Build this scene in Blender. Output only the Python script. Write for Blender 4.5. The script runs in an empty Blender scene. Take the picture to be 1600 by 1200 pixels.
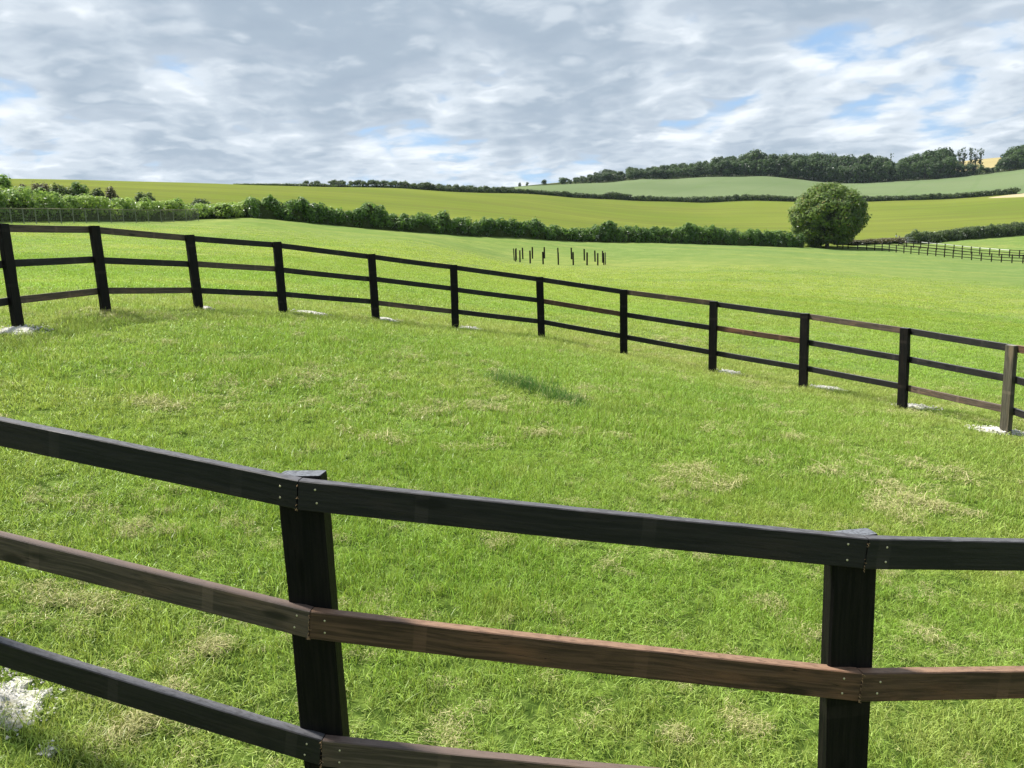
import bpy, math, random
import numpy as np
from mathutils import Vector, Matrix

R = math.radians
rng = np.random.default_rng(11)
random.seed(5)
scn = bpy.context.scene
col = scn.collection

# ------------------------------------------------------------------ camera
FPX = 1200.0                      # focal length in pixels of the 1600 px wide photograph
PITCH, ROLL = R(9.2), R(2.0)
CAM = np.array([0.0, 0.0, 2.0])
_r0 = np.array([1, 0, 0.0]); _f = np.array([0, math.cos(PITCH), -math.sin(PITCH)])
_u0 = np.array([0, math.sin(PITCH), math.cos(PITCH)])
AX_R = math.cos(ROLL) * _r0 - math.sin(ROLL) * _u0
AX_U = math.sin(ROLL) * _r0 + math.cos(ROLL) * _u0
AX_F = _f
cd = bpy.data.cameras.new('camera'); camo = bpy.data.objects.new('camera', cd); col.objects.link(camo)
cd.sensor_width = 36; cd.lens = 36 * FPX / 1600; cd.clip_start = 0.05; cd.clip_end = 20000
M = Matrix.Identity(4)
for i in range(3):
    M[i][0], M[i][1], M[i][2], M[i][3] = AX_R[i], AX_U[i], -AX_F[i], CAM[i]
camo.matrix_world = M
scn.camera = camo

# ------------------------------------------------------------------ light, sky
SUN_EL, SUN_AZ = 57.0, -68.0       # azimuth from +Y towards +X
sd = bpy.data.lights.new('sun', 'SUN'); so = bpy.data.objects.new('sun', sd); col.objects.link(so)
sd.energy = 5.0; sd.angle = R(7.0); sd.color = (1.0, 0.95, 0.87)
_sv = Vector((math.sin(R(SUN_AZ)) * math.cos(R(SUN_EL)), math.cos(R(SUN_AZ)) * math.cos(R(SUN_EL)), math.sin(R(SUN_EL))))
so.rotation_euler = (-_sv).to_track_quat('-Z', 'Y').to_euler()
so.location = (0, 0, 60)
scn.view_settings.view_transform = 'Standard'; scn.view_settings.look = 'None'
scn.view_settings.exposure = 1.12; scn.view_settings.gamma = 1.0; scn.view_settings.use_curve_mapping = False
scn.cycles.max_bounces = 6; scn.cycles.diffuse_bounces = 2; scn.cycles.glossy_bounces = 2
scn.cycles.transmission_bounces = 3; scn.cycles.transparent_max_bounces = 6
scn.cycles.use_adaptive_sampling = True; scn.cycles.use_denoising = True


class NT:
    """a little helper for writing node trees"""
    def __init__(self, tree):
        self.t = tree; self.t.nodes.clear()
    def n(self, kind, **kw):
        nd = self.t.nodes.new(kind)
        ins = kw.pop('ins', {})
        for k, v in kw.items(): setattr(nd, k, v)
        for k, v in ins.items():
            s = nd.inputs[k]
            if isinstance(v, bpy.types.NodeSocket): self.t.links.new(v, s)
            else: s.default_value = v
        return nd
    def link(self, a, b): self.t.links.new(a, b)
    def math(self, op, a, b=0.0, c=None, clamp=False):
        ins = {0: a, 1: b}
        if c is not None: ins[2] = c
        return self.n('ShaderNodeMath', operation=op, use_clamp=clamp, ins=ins).outputs[0]
    def step(self, v, a, b, x=0.0, y=1.0):
        nd = self.n('ShaderNodeMapRange', interpolation_type='SMOOTHSTEP', ins={0: v, 1: a, 2: b, 3: x, 4: y})
        return nd.outputs[0]
    def mix(self, f, a, b, blend='MIX'):
        nd = self.n('ShaderNodeMix', data_type='RGBA', blend_type=blend, clamp_factor=True)
        for i, v in ((0, f), (6, a), (7, b)):
            if isinstance(v, bpy.types.NodeSocket): self.t.links.new(v, nd.inputs[i])
            else: nd.inputs[i].default_value = v if i == 0 else (v[0], v[1], v[2], 1)
        return nd.outputs[2]
    def noise(self, vec, scale, detail=3, rough=0.5, dist=0.0, lac=2.0):
        return self.n('ShaderNodeTexNoise', ins={'Vector': vec, 'Scale': scale, 'Detail': detail, 'Roughness': rough,
                                                 'Distortion': dist, 'Lacunarity': lac}).outputs[0]
    def mapping(self, vec, loc=(0, 0, 0), rot=(0, 0, 0), scale=(1, 1, 1)):
        return self.n('ShaderNodeMapping', ins={'Vector': vec, 'Location': loc, 'Rotation': rot, 'Scale': scale}).outputs[0]


w = bpy.data.worlds.new('World'); scn.world = w; w.use_nodes = True
k = NT(w.node_tree)
sky = k.n('ShaderNodeTexSky', sky_type='NISHITA', sun_disc=False, sun_elevation=R(SUN_EL), sun_rotation=R(SUN_AZ),
          altitude=100, air_density=1.0, dust_density=1.0, ozone_density=1.0)
SKY_STRENGTH = 0.063
tc = k.n('ShaderNodeTexCoord').outputs['Generated']
xyz = k.n('ShaderNodeSeparateXYZ', ins={0: tc})
zz = k.math('ADD', k.math('MAXIMUM', xyz.outputs[2], 0.0), 0.17)


def cloud_pos(zs):
    return k.n('ShaderNodeCombineXYZ', ins={0: k.math('DIVIDE', xyz.outputs[0], zs), 1: k.math('DIVIDE', xyz.outputs[1], zs), 2: 0.0}).outputs[0]


P0 = cloud_pos(zz)
OFF = (2.1, -9.4, 0.0)


def plane_of(px, py):
    d = AX_F + (px - 800) / FPX * AX_R - (py - 600) / FPX * AX_U
    d /= np.linalg.norm(d); z = max(d[2], 0) + 0.17
    return (d[0] / z, d[1] / z, 0.0)


def dens(p0):
    p = k.mapping(p0, loc=OFF)
    warp = k.n('ShaderNodeTexNoise', ins={'Vector': p, 'Scale': 2.0, 'Detail': 4.0, 'Roughness': 0.55}).outputs['Color']
    pw = k.n('ShaderNodeVectorMath', operation='MULTIPLY_ADD', ins={0: warp, 1: (0.28, 0.28, 0.28), 2: p}).outputs[0]
    big = k.noise(pw, 0.7, 2, 0.5)
    fine = k.noise(pw, 2.8, 8, 0.58)
    vor = k.n('ShaderNodeTexVoronoi', feature='F1', voronoi_dimensions='2D', ins={'Vector': pw, 'Scale': 4.6, 'Detail': 1.0, 'Roughness': 0.5, 'Lacunarity': 2.3}).outputs['Distance']
    d = k.math('ADD', k.math('ADD', k.math('MULTIPLY', big, 0.55), k.math('MULTIPLY', fine, 0.5)), k.math('MULTIPLY_ADD', vor, -0.15, 0.13))
    for (px, py, rad, amt) in ((1320, 45, 0.30, -0.035), (330, 140, 0.5, -0.045), (30, 100, 0.6, 0.08), (1420, 110, 0.4, 0.06), (1050, 215, 0.5, 0.035), (930, 95, 0.6, 0.085), (450, 15, 0.7, 0.08), (1130, 180, 0.6, 0.03)):
        dist_ = k.n('ShaderNodeVectorMath', operation='DISTANCE', ins={0: p0, 1: plane_of(px, py)}).outputs['Value']
        d = k.math('ADD', d, k.step(dist_, rad, 0.0, 0.0, amt))
    return d


d0 = dens(P0)
d1 = dens(cloud_pos(k.math('MULTIPLY', zz, 1.05)))       # the same field a little nearer and higher: which side of a puff one sees
cover = k.step(d0, 0.39, 0.51)
lit = k.math('MULTIPLY_ADD', k.math('SUBTRACT', d0, d1), 3.9, 0.5, clamp=True)
thick = k.step(d0, 0.47, 0.66)
body = k.mix(thick, (5.8, 6.35, 6.95), (3.1, 3.78, 4.55))
body = k.mix(k.math('MULTIPLY', k.step(lit, 0.5, 1.0, 0, 0.8), k.step(thick, 1.0, 0.5, 0.45, 1.0)), body, (7.8, 8.2, 8.6))
body = k.mix(k.step(lit, 0.5, 0.05, 0, 0.6), body, (2.8, 3.45, 4.25))
skyc = k.mix(0.6, sky.outputs[0], (3.0, 4.9, 7.6))
hor = k.step(xyz.outputs[2], 0.10, 0.02)
cloudy = k.mix(cover, skyc, body)
cloudy = k.mix(k.math('MULTIPLY', hor, 0.45), cloudy, (5.0, 6.0, 7.3))
bg = k.n('ShaderNodeBackground', ins={'Color': cloudy, 'Strength': SKY_STRENGTH})
out = k.n('ShaderNodeOutputWorld'); k.link(bg.outputs[0], out.inputs[0])


# ------------------------------------------------------------------ helpers
def pix(x, y, Z):
    """a point seen at photo pixel (x, y), Z metres along the camera axis"""
    return CAM + Z * ((x - 800) / FPX * AX_R - (y - 600) / FPX * AX_U + AX_F)


def mesh(name, verts, faces, mat=None, smooth=False, attrs=None):
    """verts (n,3); faces: (m,k) array or a list of such arrays / tuples"""
    me = bpy.data.meshes.new(name)
    verts = np.asarray(verts, np.float32)
    if isinstance(faces, np.ndarray): faces = [faces]
    blocks = [np.asarray(f, np.int32) for f in faces if len(f)]
    nl = sum(b.size for b in blocks); nf = sum(len(b) for b in blocks)
    me.vertices.add(len(verts)); me.vertices.foreach_set('co', verts.ravel())
    if nf:
        me.loops.add(nl); me.polygons.add(nf)
        me.loops.foreach_set('vertex_index', np.concatenate([b.ravel() for b in blocks]))
        tot = np.concatenate([np.full(len(b), b.shape[1], np.int32) for b in blocks])
        st = np.concatenate([[0], np.cumsum(tot)[:-1]]).astype(np.int32)
        me.polygons.foreach_set('loop_start', st); me.polygons.foreach_set('loop_total', tot)
        me.polygons.foreach_set('use_smooth', np.full(nf, smooth, bool))
    for an, (tp, arr) in (attrs or {}).items():
        a = me.attributes.new(an, tp, 'POINT')
        if tp == 'FLOAT_VECTOR': a.data.foreach_set('vector', np.asarray(arr, np.float32).ravel())
        else: a.data.foreach_set('value', np.asarray(arr, np.int32 if tp == 'INT' else np.float32).ravel())
    me.update(calc_edges=True)
    if mat: me.materials.append(mat)
    return me


def add(name, me, parent=None, loc=None):
    o = bpy.data.objects.new(name, me); col.objects.link(o)
    if loc is not None: o.location = loc
    if parent: o.parent = parent
    return o


def tag(o, label=None, cat=None, group=None, kind=None):
    for kk, v in (('label', label), ('category', cat), ('group', group), ('kind', kind)):
        if v: o[kk] = v
    return o


def thing(name, loc, label, cat, group=None):
    return tag(add(name, None, None, loc), label, cat, group)


class MB:
    """collects pieces into ONE mesh"""
    def __init__(self): self.v = []; self.q = []; self.t = []; self.n = 0
    def put(self, v, q=(), t=()):
        v = np.asarray(v, float)
        if len(q): self.q.append(np.asarray(q, int) + self.n)
        if len(t): self.t.append(np.asarray(t, int) + self.n)
        self.v.append(v); self.n += len(v)
    def box(self, a, b, M3=None, o=(0, 0, 0)):
        x0, y0, z0 = a; x1, y1, z1 = b
        v = np.array([[x0, y0, z0], [x1, y0, z0], [x1, y1, z0], [x0, y1, z0], [x0, y0, z1], [x1, y0, z1], [x1, y1, z1], [x0, y1, z1]], float)
        if M3 is not None: v = v @ np.asarray(M3).T
        self.put(v + np.asarray(o), [[0, 3, 2, 1], [4, 5, 6, 7], [0, 1, 5, 4], [1, 2, 6, 5], [2, 3, 7, 6], [3, 0, 4, 7]])
    def tube(self, pts, rad, n=6):
        pts = np.asarray(pts, float); rad = np.broadcast_to(rad, (len(pts),))
        tan = np.gradient(pts, axis=0) if len(pts) > 1 else np.array([[0, 0, 1.]])
        V = []
        for p, t, r_ in zip(pts, tan, rad):
            t = t / (np.linalg.norm(t) + 1e-9)
            a = np.cross(t, [0.31, 0.95, 0.05]); a /= np.linalg.norm(a) + 1e-9; b = np.cross(t, a)
            th = np.arange(n) / n * 2 * np.pi
            V.append(p + r_ * (np.cos(th)[:, None] * a + np.sin(th)[:, None] * b))
        V = np.concatenate(V); q = []
        for i in range(len(pts) - 1):
            for j in range(n):
                q.append([i * n + j, i * n + (j + 1) % n, (i + 1) * n + (j + 1) % n, (i + 1) * n + j])
        self.put(V, q)
    def mesh(self, name, mat, smooth=False, attrs=None):
        f = []
        if self.q: f.append(np.concatenate(self.q))
        if self.t: f.append(np.concatenate(self.t))
        return mesh(name, np.concatenate(self.v), f, mat, smooth, attrs)


def vnoise(x, y, seed=0):
    """smooth value noise in -1..1"""
    xi = np.floor(x).astype(np.int64); yi = np.floor(y).astype(np.int64); fx = x - xi; fy = y - yi
    def h(a, b):
        n = (a * 374761393 + b * 668265263 + seed * 974711) & 0xffffffff
        n = ((n ^ (n >> 13)) * 1274126177) & 0xffffffff
        return ((n ^ (n >> 16)) & 0xffff) / 32767.5 - 1
    sx = fx * fx * (3 - 2 * fx); sy = fy * fy * (3 - 2 * fy)
    return (h(xi, yi) * (1 - sx) + h(xi + 1, yi) * sx) * (1 - sy) + (h(xi, yi + 1) * (1 - sx) + h(xi + 1, yi + 1) * sx) * sy


# ------------------------------------------------------------------ terrain from surveyed points
RC = np.array([0.12, 9.206]); RR = 6.79           # the round pen: centre, radius
TOPS = [(8, 350), (150, 353), (298, 367), (434, 378), (581, 397), (709, 414), (843, 433), (974, 453), (1114, 471), (1256, 490), (1412, 513), (1577, 540)]
BASES = [(33, 512), (169, 490), (313, 484), (444, 489), (588, 499), (712, 513), (846, 528), (974, 553), (1112, 581), (1253, 607), (1407, 639), (1567, 677)]


def on_circle(x, y, rad, far=True):
    d = pix(x, y, 1) - CAM
    a = d[:2] @ d[:2]; b = -2 * d[:2] @ RC; c = RC @ RC - rad * rad
    s = math.sqrt(b * b - 4 * a * c)
    return CAM + d * ((-b + s) / (2 * a) if far else (-b - s) / (2 * a))


far_top = [on_circle(x, y, RR) for x, y in TOPS]
far_base = []
for (x, y), T in zip(BASES, far_top):
    Zd = (T - CAM) @ AX_F
    b = pix(x, y, Zd + 0.2)
    b = pix(x, y, (np.array([T[0], T[1], b[2]]) - CAM) @ AX_F)
    far_base.append(b)
J1, J2 = pix(466, 751, 2.46), pix(1357, 842, 2.36)      # rail joints of the near side (outer face, top edge)

B1 = [(-220, 352, 50), (-80, 349, 56), (0, 347, 62), (100, 346, 68), (200, 345.5, 75), (300, 344, 84), (400, 340, 92), (520, 352, 99), (640, 362, 104), (800, 370, 113),
      (1000, 378, 125), (1240, 386, 137), (1330, 385, 146), (1400, 380, 156), (1430, 380.5, 160), (1500, 375, 168), (1600, 367, 178), (1720, 358, 188)]
B2 = [(-220, 274, 300), (-80, 278, 310), (100, 281, 320), (300, 286, 330), (450, 291, 350), (620, 294, 370), (800, 302, 385), (900, 309, 390), (1000, 314, 392),
      (1100, 316.5, 392), (1235, 315, 388), (1350, 315, 385), (1480, 311, 380), (1590, 303, 372), (1720, 294, 362)]
B3 = [(-220, 290, 560), (-80, 294, 560), (300, 301, 560), (600, 306, 560), (760, 301, 540), (800, 292.5, 500), (900, 287, 510), (1000, 280, 520), (1100, 276, 525), (1200, 275, 525),
      (1250, 280, 520), (1320, 286, 515), (1400, 283, 515), (1500, 276, 515), (1600, 264, 510), (1720, 250, 505)]
MID = [(800, 470, 26), (800, 435, 42), (800, 416, 60), (900, 415, 79), (860, 404, 89), (803, 407, 84), (948, 413, 84),
       (200, 425, 28), (200, 380, 46), (0, 440, 22), (0, 390, 38), (1500, 560, 20), (1500, 480, 40), (1500, 432, 75), (1475, 402, 124), (1325, 389, 140), (1598, 412, 115),
       (1530, 397.5, 138), (1600, 403, 131), (1150, 440, 50), (1150, 500, 25), (1150, 408, 85), (500, 402, 40), (500, 376, 65), (650, 396, 52), (650, 374, 82), (400, 352, 76)]
FAR = [(-220, 306, 900), (400, 318, 900), (800, 305, 900), (1000, 284, 800), (1200, 272, 800), (1400, 262, 800), (1550, 247, 800), (1720, 238, 800),
       (-220, 345, 2600), (400, 345, 2600), (800, 340, 2600), (1200, 325, 2600), (1600, 310, 2600)]
ctrl = [pix(*p) for p in B1 + B2 + B3 + MID + FAR] + list(far_base)
plane = lambda x, y: -0.163 * x + 0.038 * y - 0.106
for x, y in [(-0.78, 2.6), (1.1, 2.55), (-3, 5), (4, 5), (0, 7), (-4, 9), (3, 11), (-2.2, 1), (2, 0.4), (0, 0), (-6, -3), (6, -3), (0, -8), (-16, -10), (16, -10), (0, -26), (-14, 4), (14, 4)]:
    ctrl.append(np.array([x, y, plane(x, y)]))
ctrl[len(ctrl) - 18][2] = J1[2] - 1.3; ctrl[len(ctrl) - 17][2] = J2[2] - 1.3
for a in range(90, 360, 30):
    if 150 <= a <= 330 or a == 90:
        pass
for ang in (-110, -150, 180, 150, 110):                  # behind the camera the land just rolls on
    for r_ in (80, 400, 2600):
        ctrl.append(np.array([math.sin(R(ang)) * r_, math.cos(R(ang)) * r_, -0.05 * math.sin(R(ang)) * r_ * (80 / r_) ** 0.4 - 1]))
ctrl = np.array(ctrl)


def warp(xy):
    r_ = np.hypot(xy[:, 0], xy[:, 1]) + 1e-9
    return xy * (np.arcsinh(r_ / 6) / r_)[:, None], r_


cu, cr = warp(ctrl[:, :2])
cval = ctrl[:, 2] / (cr + 3)


def tps(d2): return 0.5 * d2 * np.log(d2 + 1e-12)


n_ = len(cu)
K_ = tps(((cu[:, None] - cu[None]) ** 2).sum(-1)) + np.eye(n_) * 2e-4
P_ = np.c_[np.ones(n_), cu]
W_ = np.linalg.solve(np.block([[K_, P_], [P_.T, np.zeros((3, 3))]]), np.r_[cval, np.zeros(3)])


def H(x, y, micro=True):
    x = np.atleast_1d(np.asarray(x, float)); y = np.atleast_1d(np.asarray(y, float))
    res = np.empty(len(x))
    for s in range(0, len(x), 20000):
        u, r_ = warp(np.c_[x[s:s + 20000], y[s:s + 20000]])
        kk = tps(((u[:, None] - cu[None]) ** 2).sum(-1))
        res[s:s + 20000] = (kk @ W_[:n_] + W_[n_] + u @ W_[n_ + 1:]) * (r_ + 3)
    if micro:
        r_ = np.hypot(x, y); near = np.exp(-r_ / 30)
        res += near * (0.012 * vnoise(x * 2.6, y * 2.6, 3) + 0.012 * vnoise(x * 0.9 + 5, y * 0.9, 4))
        res += np.clip((r_ - 10) / 60, 0, 1) * (0.05 * vnoise(x * 0.13, y * 0.13, 5) + 0.03 * vnoise(x * 0.45, y * 0.45, 6))
    return res


def h1(x, y): return float(H([x], [y])[0])


def ground_at(px, py, lo=1.5, hi=200.0):
    """where the line of sight through a photo pixel meets the ground"""
    Z = np.geomspace(lo, hi, 700)
    p = CAM + Z[:, None] * (pix(px, py, 1) - CAM)
    below = p[:, 2] < H(p[:, 0], p[:, 1])
    i = int(np.argmax(below)) if below.any() else len(Z) - 1
    return np.array([p[i, 0], p[i, 1], h1(p[i, 0], p[i, 1])])


def bound(B):
    p = np.array([pix(*b) for b in B]); az = np.degrees(np.arctan2(p[:, 0], p[:, 1])); r_ = np.hypot(p[:, 0], p[:, 1])
    return az, r_


def rb(i, az):
    a, r_ = bound((B1, B2, B3)[i])
    return np.interp(az, a, r_)


AZ = np.unique(np.r_[np.linspace(-180, -50, 66), np.linspace(-50, 50, 361), np.linspace(50, 180, 66)])


# ------------------------------------------------------------------ materials
def mat(name):
    m = bpy.data.materials.new(name); m.use_nodes = True
    return m, NT(m.node_tree)


def finish(kk, shader, bump=None):
    o = kk.n('ShaderNodeOutputMaterial'); kk.link(shader, o.inputs[0])


def world_pos(kk): return kk.n('ShaderNodeNewGeometry').outputs['Position']


def sward(kk, pos):
    """the colour of the paddock turf at a place: drifts of lusher, yellower and drier grass, with painted cloud light"""
    flat = kk.mapping(pos, scale=(1, 1, 0.0))
    a = kk.noise(flat, 0.05, 3, 0.55)
    b = kk.noise(kk.mapping(flat, loc=(30, 5, 0), rot=(0, 0, 0.3), scale=(0.35, 1, 1)), 0.22, 4, 0.6)
    c = kk.noise(kk.mapping(flat, loc=(9, 40, 0)), 1.3, 4, 0.6)
    base = kk.mix(kk.step(a, 0.36, 0.64), (0.163, 0.263, 0.054), (0.209, 0.310, 0.071))
    base = kk.mix(kk.step(b, 0.45, 0.72, 0, 0.7), base, (0.276, 0.310, 0.096))
    base = kk.mix(kk.step(b, 0.45, 0.25, 0, 0.65), base, (0.140, 0.244, 0.050))
    # worn drier turf along the rails of the pen; beyond it painted cloud light: cool shade and a sunny patch
    dr = kk.n('ShaderNodeVectorMath', operation='DISTANCE', ins={0: flat, 1: (0.12, 9.2, 0)}).outputs['Value']
    wear = kk.math('MULTIPLY', kk.step(kk.math('ABSOLUTE', kk.math('SUBTRACT', dr, 7.6)), 3.4, 0.4), kk.step(c, 0.3, 0.62, 0.15, 0.62))
    base = kk.mix(wear, base, (0.301, 0.315, 0.120))
    cloud_shade = kk.step(kk.n('ShaderNodeVectorMath', operation='DISTANCE', ins={0: flat, 1: (62, 112, 0)}).outputs['Value'], 75, 25, 0, 0.6)
    base = kk.mix(cloud_shade, base, (0.156, 0.247, 0.083))
    sun_patch = kk.step(kk.n('ShaderNodeVectorMath', operation='DISTANCE', ins={0: flat, 1: (12, 62, 0)}).outputs['Value'], 46, 14, 0, 0.85)
    base = kk.mix(sun_patch, base, (0.266, 0.320, 0.077))
    ln = kk.noise(kk.mapping(flat, loc=(70, 20, 0), rot=(0, 0, -0.12), scale=(0.22, 1, 1)), 0.16, 4, 0.6)
    far = kk.step(dr, 12, 40)
    base = kk.mix(kk.math('MULTIPLY', far, kk.step(ln, 0.50, 0.64, 0, 0.6)), base, (0.30, 0.345, 0.085))
    base = kk.mix(kk.math('MULTIPLY', far, kk.step(ln, 0.47, 0.34, 0, 0.5)), base, (0.13, 0.225, 0.062))
    e = kk.noise(kk.mapping(flat, loc=(3, 8, 0), scale=(0.45, 1.0, 1)), 0.75, 5, 0.68)
    base = kk.mix(kk.step(e, 0.43, 0.33, 0, 0.6), base, (0.085, 0.173, 0.038))
    base = kk.mix(kk.step(c, 0.55, 0.8, 0, 0.5), base, (0.332, 0.336, 0.130))
    return base, b, c


m_ground, k = mat('paddock turf')
pos = world_pos(k)
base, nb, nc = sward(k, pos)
dist = k.n('ShaderNodeVectorMath', operation='LENGTH', ins={0: pos}).outputs['Value']
fl = k.mapping(pos, scale=(1, 1, 0.2))
gr = k.noise(fl, 26, 3, 0.7)
mid = k.noise(k.mapping(fl, scale=(0.55, 1.0, 1)), 3.2, 5, 0.68)
base = k.mix(k.step(gr, 0.35, 0.7, 0.32, 0.0), base, (0.06, 0.10, 0.018))
base = k.mix(k.step(mid, 0.36, 0.62, 0.5, 0.0), base, (0.085, 0.155, 0.03))
soil = k.mix(k.step(k.noise(fl, 9, 3, 0.6), 0.4, 0.65), (0.035, 0.06, 0.011), (0.10, 0.15, 0.028))
tus = k.noise(k.mapping(fl, loc=(3, 8, 0), scale=(0.45, 1.0, 1)), 0.9, 5, 0.7)
base = k.mix(k.step(tus, 0.40, 0.56, 0.55, 0.0), base, (0.085, 0.165, 0.034))
base = k.mix(k.step(tus, 0.55, 0.72, 0.0, 0.4), base, (0.27, 0.32, 0.085))
base = k.mix(0.14, base, (0.16, 0.155, 0.075))
base = k.mix(1.0, base, (0.87, 0.835, 0.92), 'MULTIPLY')
base = k.mix(k.step(dist, 25, 7), base, soil)           # under the real blades near by one sees the thatch between them
bmp = k.n('ShaderNodeBump', ins={'Strength': 0.55, 'Distance': 0.08, 'Height': k.math('ADD', k.math('ADD', mid, tus), k.math('MULTIPLY', gr, 0.3))})
df = k.n('ShaderNodeBsdfDiffuse', ins={'Color': base, 'Normal': bmp.outputs[0]})
finish(k, df.outputs[0])

m_upper, k = mat('ripening crop')
pos = world_pos(k)
fl = k.mapping(pos, scale=(1, 1, 0))
st = k.noise(k.mapping(fl, rot=(0, 0, -0.16), scale=(0.05, 1, 1)), 0.11, 5, 0.62)
bl = k.noise(fl, 0.012, 3, 0.5)
fine = k.noise(k.mapping(fl, scale=(0.4, 1, 1)), 1.1, 4, 0.7)
c = k.mix(k.step(bl, 0.35, 0.65), (0.098, 0.128, 0.026), (0.132, 0.153, 0.033))
c = k.mix(k.step(st, 0.47, 0.60, 0, 0.75), c, (0.098, 0.108, 0.032))
c = k.mix(k.step(st, 0.46, 0.3, 0, 0.55), c, (0.130, 0.178, 0.030))
c = k.mix(k.step(fine, 0.35, 0.65, 0.3, 0), c, (0.10, 0.14, 0.018))
bare = k.n('ShaderNodeAttribute', attribute_name='bare').outputs['Fac']
c = k.mix(k.step(k.math('ADD', bare, k.math('MULTIPLY', fine, 0.25)), 0.55, 0.75), c, (0.33, 0.28, 0.175))
bmp = k.n('ShaderNodeBump', ins={'Strength': 0.4, 'Distance': 0.5, 'Height': fine})
finish(k, k.n('ShaderNodeBsdfDiffuse', ins={'Color': c, 'Normal': bmp.outputs[0]}).outputs[0])

m_far, k = mat('blue green crop')
pos = world_pos(k)
fl = k.mapping(pos, scale=(1, 1, 0))
st = k.noise(k.mapping(fl, rot=(0, 0, 0.5), scale=(0.06, 1, 1)), 0.09, 5, 0.6)
bl = k.noise(fl, 0.01, 4, 0.5)
fine = k.noise(fl, 0.7, 4, 0.7)
c = k.mix(k.step(bl, 0.35, 0.65), (0.093, 0.126, 0.061), (0.116, 0.149, 0.076))
c = k.mix(k.step(st, 0.5, 0.66, 0, 0.5), c, (0.115, 0.165, 0.07))
c = k.mix(k.step(fine, 0.3, 0.6, 0.25, 0), c, (0.10, 0.145, 0.06))
tram = k.n('ShaderNodeTexWave', wave_type='BANDS', bands_direction='X', ins={'Vector': k.mapping(fl, rot=(0, 0, 0.62)), 'Scale': 0.009, 'Distortion': 9.0, 'Detail': 1.0, 'Detail Scale': 0.12}).outputs['Fac']
c = k.mix(k.step(tram, 0.97, 1.0, 0, 0.22), c, (0.08, 0.125, 0.045))
finish(k, k.n('ShaderNodeBsdfDiffuse', ins={'Color': c}).outputs[0])

m_hill, k = mat('distant stubble')
pos = world_pos(k)
bl = k.noise(k.mapping(pos, scale=(1, 1, 0)), 0.004, 3, 0.5)
c = k.mix(k.step(bl, 0.3, 0.7), (0.230, 0.196, 0.093), (0.281, 0.238, 0.119))
finish(k, k.n('ShaderNodeBsdfDiffuse', ins={'Color': c}).outputs[0])


def leaf_mat(name, ca, cb, cc=None, trans=0.45, rough=0.6, scale=0.35):
    """leaves: two greens mixed leaf by leaf, drifting from branch to branch"""
    m, kk = mat(name)
    t = kk.n('ShaderNodeAttribute', attribute_name='tint').outputs['Fac']
    pn = kk.noise(kk.n('ShaderNodeTexCoord').outputs['Object'], scale, 3, 0.6)
    f = kk.math('ADD', kk.math('MULTIPLY', t, 0.55), kk.math('MULTIPLY', kk.step(pn, 0.38, 0.62), 0.45))
    cc_ = kk.mix(f, (ca[0] * 0.72, ca[1] * 0.78, ca[2] * 0.8), (cb[0] * 1.2, cb[1] * 1.15, cb[2]))
    if cc: cc_ = kk.mix(kk.step(t, 0.93, 0.95), cc_, cc)
    d = kk.n('ShaderNodeBsdfDiffuse', ins={'Color': cc_})
    tr = kk.n('ShaderNodeBsdfTranslucent', ins={'Color': kk.mix(0.5, cc_, (cb[0] * 1.3, cb[1] * 1.3, cb[2]))})
    ms = kk.n('ShaderNodeMixShader', ins={0: trans, 1: d.outputs[0], 2: tr.outputs[0]})
    gl = kk.n('ShaderNodeBsdfGlossy', ins={'Color': (1, 1, 1, 1), 'Roughness': rough})
    fr = kk.n('ShaderNodeFresnel', ins={'IOR': 1.35})
    m2 = kk.n('ShaderNodeMixShader', ins={0: kk.math('MULTIPLY', fr.outputs[0], 0.35), 1: ms.outputs[0], 2: gl.outputs[0]})
    finish(kk, m2.outputs[0])
    return m


def bark_mat(name, c0=(0.05, 0.04, 0.028), c1=(0.11, 0.09, 0.065)):
    m, kk = mat(name)
    n = kk.noise(kk.mapping(kk.n('ShaderNodeTexCoord').outputs['Object'], scale=(1, 1, 0.2)), 6, 4, 0.6)
    finish(kk, kk.n('ShaderNodeBsdfDiffuse', ins={'Color': kk.mix(n, c0, c1)}).outputs[0])
    return m


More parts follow.
